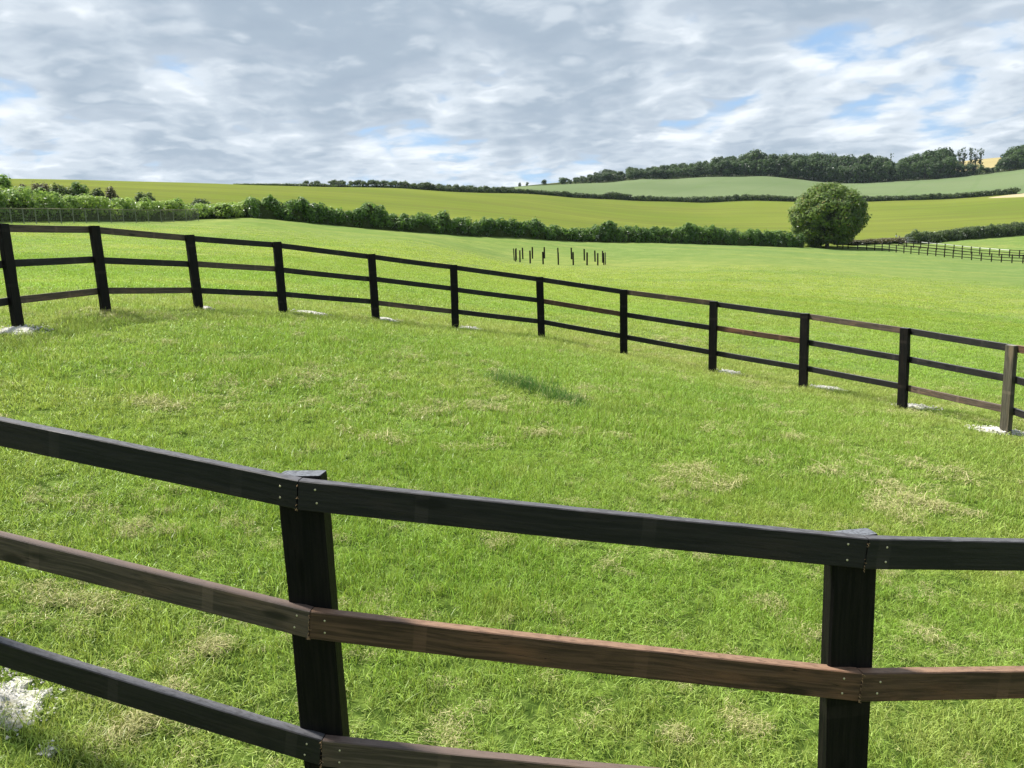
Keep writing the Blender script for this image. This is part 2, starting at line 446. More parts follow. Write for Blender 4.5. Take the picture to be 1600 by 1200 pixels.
def timber(name, ca, cb, top, rough=0.55, spec=0.25):
    """tarred and stained sawn softwood: long grain, saw marks, knots, the pale ghosts of stacking battens"""
    m, kk = mat(name)
    oc = kk.n('ShaderNodeTexCoord').outputs['Object']
    inf = kk.n('ShaderNodeObjectInfo').outputs['Random']
    sh = kk.n('ShaderNodeCombineXYZ', ins={0: kk.math('MULTIPLY', inf, 37.0), 1: kk.math('MULTIPLY', inf, 11.0), 2: inf}).outputs[0]
    p = kk.n('ShaderNodeVectorMath', operation='ADD', ins={0: oc, 1: sh}).outputs[0]
    warpn = kk.n('ShaderNodeTexNoise', ins={'Vector': p, 'Scale': 3.0, 'Detail': 2.0}).outputs['Color']
    pw = kk.n('ShaderNodeVectorMath', operation='MULTIPLY_ADD', ins={0: warpn, 1: (0.0, 0.03, 0.03), 2: p}).outputs[0]
    grain = kk.noise(kk.mapping(pw, scale=(1.2, 40, 40)), 2.2, 5, 0.62)
    blot = kk.noise(kk.mapping(p, scale=(0.8, 3, 3)), 2.6, 4, 0.6)
    c = kk.mix(kk.step(grain, 0.38, 0.64), ca, (cb[0] * 1.15, cb[1] * 1.12, cb[2] * 1.1))
    c = kk.mix(kk.step(blot, 0.5, 0.72, 0, 0.75), c, (cb[0] * 1.9, cb[1] * 1.6, cb[2] * 1.35))
    c = kk.mix(kk.step(blot, 0.42, 0.25, 0, 0.7), c, (ca[0] * 0.5, ca[1] * 0.5, ca[2] * 0.55))
    # ghosts of the battens the boards were stacked on
    px = kk.n('ShaderNodeSeparateXYZ', ins={0: oc}).outputs[0]
    ph = kk.math('FRACT', kk.math('ADD', kk.math('DIVIDE', px, 0.72), inf))
    gh = kk.math('MULTIPLY', kk.step(kk.math('ABSOLUTE', kk.math('SUBTRACT', ph, 0.5)), 0.034, 0.026), kk.step(blot, 0.4, 0.6, 0.15, 0.6))
    c = kk.mix(gh, c, (cb[0] * 1.7 + 0.012, cb[1] * 1.55 + 0.010, cb[2] * 1.5 + 0.008))
    # knots
    vor = kk.n('ShaderNodeTexVoronoi', ins={'Vector': kk.mapping(p, scale=(2.6, 9, 9)), 'Scale': 1.0, 'Randomness': 1.0}).outputs['Distance']
    c = kk.mix(kk.step(vor, 0.2, 0.09, 0, 0.85), c, (ca[0] * 0.35, ca[1] * 0.35, ca[2] * 0.35))
    # drying cracks along the grain
    ck = kk.noise(kk.mapping(pw, loc=(2, 5, 9), scale=(0.8, 34, 34)), 1.6, 2, 0.5)
    crack = kk.math('MULTIPLY', kk.step(kk.math('ABSOLUTE', kk.math('SUBTRACT', ck, 0.5)), 0.012, 0.004), kk.step(blot, 0.48, 0.6))
    c = kk.mix(kk.math('MULTIPLY', crack, 0.8), c, (ca[0] * 0.25, ca[1] * 0.25, ca[2] * 0.25))
    # the sawn upper edge is furry and weathered, with sky sheen painted into its colour
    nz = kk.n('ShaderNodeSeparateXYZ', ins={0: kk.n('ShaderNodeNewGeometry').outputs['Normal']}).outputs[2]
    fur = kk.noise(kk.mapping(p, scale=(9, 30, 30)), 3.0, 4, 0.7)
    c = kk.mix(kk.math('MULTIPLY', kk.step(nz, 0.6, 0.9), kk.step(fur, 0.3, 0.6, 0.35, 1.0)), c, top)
    b = kk.n('ShaderNodeBump', ins={'Strength': 0.35, 'Distance': 0.004, 'Height': kk.math('ADD', grain, fur)})
    rg = kk.math('MULTIPLY_ADD', blot, 0.25, rough - 0.1)
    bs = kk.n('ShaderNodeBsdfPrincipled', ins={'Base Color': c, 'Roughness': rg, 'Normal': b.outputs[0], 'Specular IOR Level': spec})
    finish(kk, bs.outputs[0])
    return m


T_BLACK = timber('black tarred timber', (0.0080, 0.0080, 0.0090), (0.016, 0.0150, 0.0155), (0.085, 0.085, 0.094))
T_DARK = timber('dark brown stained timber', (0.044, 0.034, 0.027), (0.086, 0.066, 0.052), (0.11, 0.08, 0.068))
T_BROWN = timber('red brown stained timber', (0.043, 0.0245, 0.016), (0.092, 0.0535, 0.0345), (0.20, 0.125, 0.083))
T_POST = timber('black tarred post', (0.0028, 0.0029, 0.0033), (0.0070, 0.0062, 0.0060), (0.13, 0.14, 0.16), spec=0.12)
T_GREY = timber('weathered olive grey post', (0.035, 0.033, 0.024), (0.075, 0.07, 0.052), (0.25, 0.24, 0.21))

m_nail, k = mat('galvanised nail')
finish(k, k.n('ShaderNodeBsdfPrincipled', ins={'Base Color': (0.55, 0.50, 0.33, 1), 'Metallic': 0.4, 'Roughness': 0.5}).outputs[0])
m_frayed, k = mat('frayed bare wood')
finish(k, k.n('ShaderNodeBsdfDiffuse', ins={'Color': k.mix(k.noise(world_pos(k), 160, 2), (0.16, 0.08, 0.04), (0.5, 0.36, 0.22))}).outputs[0])

m_chalk, k = mat('chalk')
p = world_pos(k)
c = k.mix(k.step(k.noise(p, 90, 4, 0.7), 0.35, 0.6), (0.28, 0.27, 0.23), (0.56, 0.55, 0.52))
c = k.mix(k.step(k.noise(p, 11, 4, 0.6), 0.52, 0.70, 0, 0.7), c, (0.20, 0.20, 0.11))
finish(k, k.n('ShaderNodeBsdfDiffuse', ins={'Color': c}).outputs[0])

m_metal, k = mat('galvanised steel')
c = k.mix(k.noise(world_pos(k), 3, 3), (0.30, 0.31, 0.33), (0.46, 0.47, 0.49))
finish(k, k.n('ShaderNodeBsdfPrincipled', ins={'Base Color': c, 'Metallic': 0.5, 'Roughness': 0.5}).outputs[0])
m_net, k = mat('grey netting wire')
finish(k, k.n('ShaderNodeBsdfDiffuse', ins={'Color': k.mix(k.noise(world_pos(k), 4, 2), (0.14, 0.16, 0.12), (0.22, 0.24, 0.19))}).outputs[0])
m_fpost, k = mat('weathered fence timber')
finish(k, k.n('ShaderNodeBsdfDiffuse', ins={'Color': k.mix(k.noise(world_pos(k), 5, 3), (0.16, 0.14, 0.10), (0.30, 0.27, 0.21))}).outputs[0])
m_black, k = mat('dark far timber')
finish(k, k.n('ShaderNodeBsdfDiffuse', ins={'Color': k.mix(k.noise(world_pos(k), 5, 3), (0.010, 0.009, 0.008), (0.022, 0.018, 0.015))}).outputs[0])
m_tape, k = mat('white fence tape')
finish(k, k.n('ShaderNodeBsdfDiffuse', ins={'Color': k.mix(k.noise(world_pos(k), 2, 2), (0.6, 0.6, 0.57), (0.78, 0.78, 0.75))}).outputs[0])
m_white, k = mat('white blossom')
finish(k, k.n('ShaderNodeBsdfDiffuse', ins={'Color': k.mix(k.noise(world_pos(k), 6, 2), (0.62, 0.62, 0.55), (0.80, 0.80, 0.76))}).outputs[0])
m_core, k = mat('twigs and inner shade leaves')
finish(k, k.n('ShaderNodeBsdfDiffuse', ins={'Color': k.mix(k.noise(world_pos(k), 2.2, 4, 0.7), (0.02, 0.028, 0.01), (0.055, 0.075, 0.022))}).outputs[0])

L_HEDGE = leaf_mat('hawthorn leaves', (0.051, 0.119, 0.023), (0.117, 0.213, 0.042))
L_LEFT = leaf_mat('pale elder and hazel leaves', (0.122, 0.229, 0.047), (0.271, 0.386, 0.083), scale=0.16)
L_FRESH = leaf_mat('fresh green leaves', (0.104, 0.215, 0.039), (0.215, 0.351, 0.065))
L_PURPLE = leaf_mat('purple brown leaves', (0.091, 0.078, 0.055), (0.156, 0.150, 0.085))
L_DARK = leaf_mat('dark blackthorn leaves', (0.044, 0.077, 0.026), (0.088, 0.135, 0.040))
L_TREE = leaf_mat('field maple leaves', (0.053, 0.112, 0.018), (0.140, 0.216, 0.035), (0.210, 0.182, 0.048), scale=0.3)
L_WOOD = leaf_mat('woodland leaves', (0.026, 0.059, 0.016), (0.052, 0.101, 0.026), scale=0.12)
L_WOOD2 = leaf_mat('paler woodland leaves', (0.037, 0.079, 0.021), (0.071, 0.128, 0.032), scale=0.12)
L_BANK = leaf_mat('rough bank grass', (0.07, 0.065, 0.032), (0.12, 0.11, 0.052))
BARK = bark_mat('bark')

# ------------------------------------------------------------------ the land
def strip(name, f0, f1, rows, m, power=1.0, attr=None):
    t = np.linspace(0, 1, rows) ** power
    r0 = f0(AZ); r1 = f1(AZ)
    r_ = r0[None] * (1 - t[:, None]) + r1[None] * t[:, None] if power != 0 else np.exp(np.log(r0)[None] * (1 - t[:, None]) + np.log(r1)[None] * t[:, None])
    x = r_ * np.sin(np.radians(AZ)); y = r_ * np.cos(np.radians(AZ))
    z = H(x.ravel(), y.ravel())
    V = np.c_[x.ravel(), y.ravel(), z]
    nA = len(AZ); i = np.arange(rows - 1)[:, None] * nA + np.arange(nA - 1)[None]
    q = np.stack([i, i + 1, i + nA + 1, i + nA], -1).reshape(-1, 4)[:, ::-1]
    at = attr(V) if attr else None
    return add(name, mesh(name, V, q, m, True, at))


one = np.ones_like(AZ)
t_all = 0
g = strip('ground', lambda a: one * 0.02, lambda a: one * 1.0, 12, m_ground)
bpy.data.objects.remove(g)
# one sheet from under the camera to the first hedge line, spaced geometrically
def geo_rows(f1, rows, r_in=0.15):
    t = np.linspace(0, 1, rows)[:, None]; r1 = f1[None]
    return np.exp(math.log(r_in) * (1 - t) + np.log(r1) * t)


r_ = geo_rows(rb(0, AZ), 330)
x = r_ * np.sin(np.radians(AZ)); y = r_ * np.cos(np.radians(AZ))
V = np.c_[x.ravel(), y.ravel(), H(x.ravel(), y.ravel())]
nA = len(AZ); i = np.arange(len(r_) - 1)[:, None] * nA + np.arange(nA - 1)[None]
q = np.stack([i, i + nA, i + nA + 1, i + 1], -1).reshape(-1, 4)
V = np.r_[V, [[0, 0, h1(0, 0)]]]
ctr = np.stack([np.full(nA - 1, len(V) - 1), np.arange(nA - 1), np.arange(1, nA)], -1)
tag(add('ground', mesh('ground', V, [q, ctr[:, ::-1]], m_ground, True)), 'mown green paddock turf sloping away from the fence', 'ground', kind='structure')


def bare(V):
    p0, p1 = pix(1528, 312, 370), pix(1640, 302, 362)
    d = p1[:2] - p0[:2]; L = np.linalg.norm(d); d /= L
    rel = V[:, :2] - p0[:2]; s = rel @ d; nrm = rel @ np.array([-d[1], d[0]])
    wdt = np.clip(s / L, 0, 1.3) * 26 + 1
    return {'bare': ('FLOAT', np.clip(1.2 - np.abs(nrm + 4) / wdt, 0, 1) * np.clip(s / 6, 0, 1))}


tag(strip('upper_field', lambda a: rb(0, a), lambda a: rb(1, a), 110, m_upper, attr=bare), 'yellow green crop field rising behind the hedge', 'field', kind='structure')
tag(strip('far_field', lambda a: rb(1, a), lambda a: rb(2, a), 50, m_far), 'blue green crop field below the wood', 'field', kind='structure')
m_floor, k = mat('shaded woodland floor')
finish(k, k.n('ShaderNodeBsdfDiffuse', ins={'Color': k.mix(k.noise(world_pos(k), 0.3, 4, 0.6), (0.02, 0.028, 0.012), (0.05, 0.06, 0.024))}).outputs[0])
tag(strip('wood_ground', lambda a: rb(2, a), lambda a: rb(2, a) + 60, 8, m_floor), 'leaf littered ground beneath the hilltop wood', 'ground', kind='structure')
tag(strip('hills', lambda a: rb(2, a) + 60, lambda a: one * 2600, 90, m_hill, power=2.0), 'pale golden distant hills', 'hills', kind='structure')


# ------------------------------------------------------------------ leaves
def leaf_quads(c, nrm, size, seed=0):
    """one small bent leaf spray per centre: returns verts, quads, tint"""
    g = np.random.default_rng(seed); n = len(c)
    a = np.cross(nrm, g.normal(size=(n, 3))); a /= np.linalg.norm(a, axis=1, keepdims=True) + 1e-9
    b = np.cross(nrm, a); b /= np.linalg.norm(b, axis=1, keepdims=True) + 1e-9
    s = (size * g.uniform(0.6, 1.35, n))[:, None]; e = g.uniform(0.45, 0.85, n)[:, None]
    fold = nrm * s * g.uniform(-0.25, 0.25, n)[:, None]
    V = np.stack([c - a * s, c - b * s * e + fold, c + a * s, c + b * s * e + fold], 1).reshape(-1, 3)
    q = np.arange(n * 4).reshape(-1, 4)
    t = np.repeat(g.uniform(0, 1, n), 4)
    return V, q, t


def blob_leaves(lobes, per_m2, size, seed=0, up=0.25):
    """leaf sprays over a set of lobes (centre, radii): denser near the lobe skins, facing outward and up"""
    g = np.random.default_rng(seed); C_, N_ = [], []
    for (c, r_) in lobes:
        r_ = np.asarray(r_, float) * np.ones(3); area = 4 * np.pi * (r_.prod()) ** (2 / 3)
        n = max(6, int(area * per_m2))
        d = g.normal(size=(n, 3)); d /= np.linalg.norm(d, axis=1, keepdims=True)
        rad = 1 - np.abs(g.normal(0, 0.16, n)); rad += (g.uniform(size=n) < 0.12) * g.uniform(0, 0.28, n)
        C_.append(np.asarray(c) + d * rad[:, None] * r_)
        nn = d / r_; nn /= np.linalg.norm(nn, axis=1, keepdims=True)
        nn = nn + g.normal(0, 0.42, (n, 3)) + np.array([0, 0, up]); N_.append(nn / np.linalg.norm(nn, axis=1, keepdims=True))
    return leaf_quads(np.concatenate(C_), np.concatenate(N_), size, seed + 1)


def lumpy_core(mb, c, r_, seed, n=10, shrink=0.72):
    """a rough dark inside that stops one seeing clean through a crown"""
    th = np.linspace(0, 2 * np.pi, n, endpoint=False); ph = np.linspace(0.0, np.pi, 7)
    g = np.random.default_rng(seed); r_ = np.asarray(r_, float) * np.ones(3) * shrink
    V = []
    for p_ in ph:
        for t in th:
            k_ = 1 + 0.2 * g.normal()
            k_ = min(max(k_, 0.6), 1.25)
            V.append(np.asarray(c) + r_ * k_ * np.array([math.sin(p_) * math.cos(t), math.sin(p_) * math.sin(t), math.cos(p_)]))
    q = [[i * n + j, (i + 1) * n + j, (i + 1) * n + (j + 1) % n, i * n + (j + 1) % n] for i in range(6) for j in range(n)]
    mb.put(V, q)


def build_bush(name, loc, w_, h_, d_, m, label, cat, group=None, size=0.13, per=26, seed=0, nl=9, base_gap=0.0):
    """a shrub standing on the ground: foliage of lobes over a few stems"""
    g = np.random.default_rng(seed + 77)
    lobes = []
    for i in range(nl):
        a = g.uniform(0, 2 * np.pi); rr = math.sqrt(g.uniform(0, 1)) * 0.62
        zc = g.uniform(0.30, 0.74) if i else 0.6
        sh = 1 - 0.35 * max(0, zc - 0.5) * 2
        rad = g.uniform(0.24, 0.38)
        lobes.append(((math.cos(a) * rr * w_ / 2 * sh, math.sin(a) * rr * d_ / 2 * sh, base_gap * h_ + zc * h_ * (1 - base_gap)), (rad * w_ * 0.75, rad * d_ * 0.75, rad * h_ * (1 - base_gap) * 0.85)))
    o = thing(name, loc, label, cat, group)
    v, q, t = blob_leaves(lobes, per, size, seed)
    v[:, 2] = np.maximum(v[:, 2], 0.02)
    add('foliage', mesh('foliage', v, q, m, False, {'tint': ('FLOAT', t)}), o)
    mb = MB()
    for i in range(5):
        a = i * 1.3 + g.uniform(0, 1)
        e = np.array([math.cos(a) * w_ * 0.2, math.sin(a) * d_ * 0.2, h_ * 0.65])
        mb.tube([(math.cos(a) * 0.1, math.sin(a) * 0.1, -0.1), e * [0.5, 0.5, 0.5], e], [0.05 * h_ / 2, 0.04 * h_ / 2, 0.015], 5)
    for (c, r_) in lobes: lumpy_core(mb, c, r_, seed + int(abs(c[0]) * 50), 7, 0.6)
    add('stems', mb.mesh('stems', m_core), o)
    return o


def build_hedge(name, path, m, label, size=0.12, per=34, seed=0, blossom=0, kindcat='hedge', step=0.8, flat=0.35):
    """path: rows (x, y, height, width) along the ground line; a trimmed hedge of uneven top and sides"""
    g = np.random.default_rng(seed + 5)
    p = np.array(path, float); seg = np.hypot(*np.diff(p[:, :2], axis=0).T); s = np.r_[0, np.cumsum(seg)]
    n = max(3, int(s[-1] / step)); u = np.linspace(0, s[-1], n)
    X, Y, HH, WW = (np.interp(u, s, p[:, j]) for j in range(4))
    tx, ty = np.gradient(X), np.gradient(Y); tl = np.hypot(tx, ty); tx /= tl; ty /= tl
    HH = HH * (1 + 0.11 * vnoise(u * 0.9, u * 0 + 3.3, seed) + 0.07 * vnoise(u * 2.7, u * 0 + 7.1, seed + 1))
    Z = H(X, Y)
    o = thing(name, (X[n // 2], Y[n // 2], Z[n // 2]), label, kindcat)
    O = np.array([X[n // 2], Y[n // 2], Z[n // 2]])
    lobes = []
    for i in range(n):
        nl = 8
        for j in range(nl):
            a = (g.uniform(-0.5, 0.5), g.uniform(0.14, 0.8))
            off = a[0] * WW[i] * 0.75
            rad = np.array([g.uniform(0.55, 0.95) * step, 0, 0])
            rz = HH[i] * g.uniform(0.20, 0.32)
            zc = min(a[1] * HH[i], HH[i] - rz * 0.9)
            c = np.array([X[i] - ty[i] * off + tx[i] * g.uniform(-.5, .5) * step, Y[i] + tx[i] * off + ty[i] * g.uniform(-.5, .5) * step, Z[i] + zc]) - O
            rh = g.uniform(0.5, 0.9) * max(step, 0.32 * WW[i])
            lobes.append((c, (rh, rh, rz)))
    v, q, t = blob_leaves(lobes, per, size, seed)
    add('foliage', mesh('foliage', v, q, m, False, {'tint': ('FLOAT', t)}), o)
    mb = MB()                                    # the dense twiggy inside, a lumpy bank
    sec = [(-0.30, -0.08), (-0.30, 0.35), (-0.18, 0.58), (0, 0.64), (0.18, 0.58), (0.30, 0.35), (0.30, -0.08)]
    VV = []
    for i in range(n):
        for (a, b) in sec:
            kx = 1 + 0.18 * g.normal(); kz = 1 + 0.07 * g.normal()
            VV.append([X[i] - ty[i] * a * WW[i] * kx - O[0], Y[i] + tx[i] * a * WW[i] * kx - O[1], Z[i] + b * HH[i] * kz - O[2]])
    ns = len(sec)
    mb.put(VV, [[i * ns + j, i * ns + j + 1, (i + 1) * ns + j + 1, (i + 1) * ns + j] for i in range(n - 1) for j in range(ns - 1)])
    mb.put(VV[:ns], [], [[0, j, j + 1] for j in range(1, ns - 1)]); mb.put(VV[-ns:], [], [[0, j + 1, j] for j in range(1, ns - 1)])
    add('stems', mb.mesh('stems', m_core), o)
    if blossom:
        cs = []
        for _ in range(blossom):
            c, r_ = lobes[g.integers(len(lobes))]
            d = g.normal(size=3); d[1] = -abs(d[1]) - 0.4; d /= np.linalg.norm(d)
            nn = g.integers(3, 9)
            cs.append(c + d * r_ * 1.02 + g.normal(0, 0.14, (nn, 3)))
        cs = np.concatenate(cs); nr = g.normal(size=cs.shape) * 0.5 + [0, -0.5, 0.8]; nr /= np.linalg.norm(nr, axis=1, keepdims=True)
        v, q, t = leaf_quads(cs, nr, 0.10, seed + 9)
        add('blossom', mesh('blossom', v, q, m_white), o)
    return o


def along(pts, widen):
    """(px, base y, top y, Z) in the photograph -> path rows (x, y, height, width)"""
    res = []
    for (px, yb, yt, Z) in pts:
        a = pix(px, yb, Z)
        res.append((a[0], a[1], (yb - yt) * Z / FPX, widen))
    return res


def b1_at(px):
    b = np.array(B1); return np.interp(px, b[:, 0], b[:, 1]), np.interp(px, b[:, 0], b[:, 2])


def b2_at(px):
    b = np.array(B2); return np.interp(px, b[:, 0], b[:, 1]), np.interp(px, b[:, 0], b[:, 2])


def b3_at(px):
    b = np.array(B3); return np.interp(px, b[:, 0], b[:, 1]), np.interp(px, b[:, 0], b[:, 2])


# --- the hedge along the bottom of the rising field
prof = [(395, 309), (430, 309), (455, 315), (475, 311), (492, 318), (520, 323), (540, 322), (556, 325), (572, 318), (590, 321), (608, 329), (640, 331), (672, 336), (695, 330), (712, 337), (735, 338),
        (755, 337), (785, 341), (815, 345), (838, 341), (856, 347), (890, 350), (925, 351), (948, 344), (970, 351), (1010, 354), (1050, 355), (1076, 348), (1090, 354), (1114, 346), (1130, 355), (1160, 358), (1200, 357), (1250, 361)]
pts = []
for px, yt in prof:
    yb, Z = b1_at(px); pts.append((px, yb, yt + 1.5, Z))
build_hedge('hedge', along(pts, 2.2), L_HEDGE, 'long dark green hedge below the yellow green field, ending at the round tree', size=0.17, per=21, seed=1, blossom=26)
# --- the tall pale hedge behind the wire fence
prof = [(-120, 282), (-60, 284), (0, 292), (60, 293), (100, 300), (150, 301), (190, 306), (230, 309), (262, 311), (300, 315), (330, 312), (360, 311), (392, 309)]
pts = []
for px, yt in prof:
    yb, Z = b1_at(px); pts.append((px, yb, yt + 6, Z + 1.5))
build_hedge('hedge', along(pts, 2.8), L_LEFT, 'tall pale yellow green hedge standing behind the wire netting fence', size=0.12, per=30, seed=2, blossom=60)
# --- the hedge past the gate
pts = []
for px, yb, yt in [(1424, 381, 362), (1450, 379, 360), (1480, 377, 359), (1510, 374, 356), (1540, 372, 352), (1570, 370, 349), (1600, 367, 347), (1660, 363, 340), (1720, 358, 334)]:
    pts.append((px, yb, yt + 1, b1_at(px)[1] + 1.5))
build_hedge('hedge', along(pts, 3.0), L_DARK, 'hedge dotted with white blossom running away from the field gate', size=0.17, per=20, seed=3, blossom=70)
# --- hedges under the skyline, far off
pts = []
for px, yt in [(640, 287), (700, 290), (760, 292), (800, 295), (840, 298), (880, 300), (900, 301), (940, 304), (960, 300), (980, 305), (1010, 306), (1060, 309), (1090, 307), (1130, 307), (1170, 306), (1235, 307), (1300, 307), (1350, 306), (1400, 306), (1450, 303),
               (1480, 303), (1530, 299), (1560, 296), (1588, 293)]:
    yb, Z = b2_at(px); pts.append((px, yb, yt, Z + 1))
build_hedge('hedge', along(pts, 3.0), L_DARK, 'far dark hedge along the top of the yellow green field below the blue green one', size=0.33, per=5, seed=4, step=1.6)
pts = []
for px, yt in [(368, 287), (400, 286.5), (440, 286.5), (475, 286.5), (508, 287), (530, 288.5), (560, 289.3), (600, 290), (640, 291)]:
    yb, Z = b2_at(px); pts.append((px, yb, yt, Z + 1))
build_hedge('hedge', along(pts, 2.2), L_DARK, 'thin low dark hedge on the bare skyline of the yellow green field', size=0.3, per=5, seed=6, step=1.6)

# --- single shrubs in and above the pale hedge
shr = [  # px, base y, top y, Z, width px, material, label
    (8, 318, 268, 74, 34, L_FRESH, 'tall fresh green shrub at the head of the pale hedge'),
    (36, 312, 281, 78, 34, L_PURPLE, 'purple brown shrub beside the tall fresh green one on the hedge'),
    (66, 310, 278, 80, 34, L_PURPLE, 'rounded purple brown shrub standing out of the pale hedge top'),
    (98, 312, 284, 80, 38, L_DARK, 'dark green shrub next to the rounded purple brown one'),
    (128, 314, 284, 82, 36, L_HEDGE, 'mid green shrub between the dark green and the low purple ones'),
    (150, 316, 287, 83, 30, L_DARK, 'small dark shrub wedged against the low purple one'),
    (178, 318, 290, 84, 40, L_PURPLE, 'low purple shrub last of the cluster above the pale hedge'),
    (228, 322, 297, 88, 34, L_DARK, 'lone dark shrub seen over the middle of the pale hedge'),
    (282, 343, 304, 83, 34, L_FRESH, 'bright green rounded bush in front of the pale hedge where the wire fence ends'),
    (308, 326, 303, 92, 44, L_DARK, 'low dark bush seen over the bright green rounded one'),
    (350, 341, 317, 87, 44, L_LEFT, 'pale sprawling bush where the pale hedge meets the dark one'),
]
for i, (px, yb, yt, Z, wp, m, lab) in enumerate(shr):
    a = pix(px, yb, Z); z = h1(a[0], a[1]); top = pix(px, yt, Z)[2]
    build_bush('shrub', (a[0], a[1], z), wp * Z / FPX, max(1.2, top - z), wp * Z / FPX * 0.8, m, lab, 'shrub', 'shrubs in the pale hedge', size=0.12, per=30, seed=20 + i)
for i, (px, yt, wp) in enumerate([(430, 306, 28), (475, 308, 26), (573, 316, 36), (694, 328, 20), (838, 339, 26), (948, 342, 26), (1076, 346, 22), (1114, 345, 22)]):
    yb, Z = b1_at(px); a = pix(px, yb, Z - 0.4); z = h1(a[0], a[1]); top = pix(px, yt, Z)[2]
    lab = ['bushy clump rising where the dark hedge starts at the pale one', 'second bushy clump from the pale end of the dark hedge', 'broadest bushy clump swelling out of the dark hedge', 'narrow bushy clump on the dark hedge just past the broadest one',
           'bushy clump on the dark hedge above the ring of bare posts', 'bushy clump on the dark hedge above the far edge of the post ring', 'first of two close bushy clumps near the tree end of the dark hedge', 'second of two close bushy clumps near the tree end of the dark hedge'][i]
    build_bush('bush', (a[0], a[1], z), wp * Z / FPX, top - z, 2.2, L_HEDGE, lab, 'bush', 'bushy clumps in the dark hedge', size=0.2, per=16, seed=60 + i)

# --- the small clipped trees on the skyline
def light_tree(seed, m, h_=1.0, w_=0.9, lobes_n=7, size=0.1, per=60, gap=0.3):
    g = np.random.default_rng(seed); lb = []
    for i in range(lobes_n):
        a = g.uniform(0, 2 * np.pi); rr = math.sqrt(g.uniform()) * 0.30 * w_
        zc = g.uniform(gap + 0.18, 0.84); rad = g.uniform(0.14, 0.24)
        lb.append(((math.cos(a) * rr, math.sin(a) * rr, zc), (rad * w_ * 1.25, rad * w_ * 1.25, rad)))
    v, q, t = blob_leaves(lb, per, size, seed)
    cr = mesh('crown', v, q, m, False, {'tint': ('FLOAT', t)})
    mb = MB()
    mb.tube([(0, 0, -0.08), (0.01, 0, gap * 0.7), (0.0, 0.02, gap + 0.25), (0, 0, 0.8)], [0.035, 0.026, 0.018, 0.006], 6)
    for (c, r_) in lb:
        mb.tube([(0, 0, gap * 0.8), np.array(c) * [0.6, 0.6, 0.8], c], [0.016, 0.011, 0.004], 4)
    return cr, mb.mesh('trunk', BARK), lb


protos = [light_tree(200 + i, L_DARK, gap=0.26, w_=1.15 + 0.15 * i, size=0.085, per=70) for i in range(4)]
xs = [478, 487, 496, 505, 512, 519] + list(np.arange(526, 536, 5)) + list(np.arange(566, 800, 7.3))
xs = [478, 488, 497, 506, 514, 522, 530, 538, 546] if False else [478, 487, 495, 503, 510] + list(np.arange(518, 800, 7.2))
for i, px in enumerate(xs):
    px = px + random.uniform(-1.6, 1.6)
    if 502 < px < 516: continue
    yb, Z = b2_at(px); a = pix(px, yb, Z + random.uniform(-0.5, 3.0)); z = h1(a[0], a[1])
    hh = random.uniform(2.8, 3.9) * (1.0 if px > 515 else 0.8)
    o = thing('skyline_tree', (a[0], a[1], z), 'small dark clipped tree in the row on the far skyline', 'tree', 'small trees in a row on the far skyline')
    cr, tr, _ = protos[i % 4]
    o.scale = (hh * 0.95, hh * 0.95, hh); o.rotation_euler[2] = random.uniform(0, 6.3)
    add('crown', cr, o); add('trunk', tr, o)

# --- the round tree
tb = pix(1292, 386, 141.5); tb[2] = h1(tb[0], tb[1])
tw, th_ = 112 * 141 / FPX, (386 - 288) * 141 / FPX
tree = thing('round_tree', tb, 'big round bushy tree where the dark hedge ends by the far paddock fence', 'tree')
g = np.random.default_rng(9); lb = []
for i in range(170):
    d = g.normal(size=3); d /= np.linalg.norm(d)
    zc = 0.5 + 0.43 * d[2]
    if zc < 0.10: continue
    wide = (1 - abs(zc - 0.46) ** 2 * 1.25)
    rad = g.uniform(0.065, 0.17)
    lb.append((np.array([d[0] * tw * 0.40 * wide, d[1] * tw * 0.40 * wide, zc * th_]), (rad * tw * 0.9, rad * tw * 0.9, rad * th_ * 0.75)))
v, q, t = blob_leaves(lb, 15, 0.20, 31, up=0.35)
v[:, 2] = np.maximum(v[:, 2], 0.25)
add('crown', mesh('crown', v, q, L_TREE, False, {'tint': ('FLOAT', t)}), tree)
mb = MB(); mb.tube([(0, 0, -0.3), (0.05, 0, 1.0), (0.1, 0.1, 2.6), (0, 0, 6)], [0.42, 0.33, 0.28, 0.1], 9)
for (c, r_) in lb[::4]: mb.tube([(0.05, 0.05, 2.0), np.array(c) * [0.5, 0.5, 0.75], c], [0.14, 0.09, 0.03], 5)
add('trunk', mb.mesh('trunk', BARK), tree)
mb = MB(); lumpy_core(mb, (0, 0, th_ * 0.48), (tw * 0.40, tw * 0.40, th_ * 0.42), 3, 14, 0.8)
add('inner_branches', mb.mesh('inner_branches', m_core), tree)

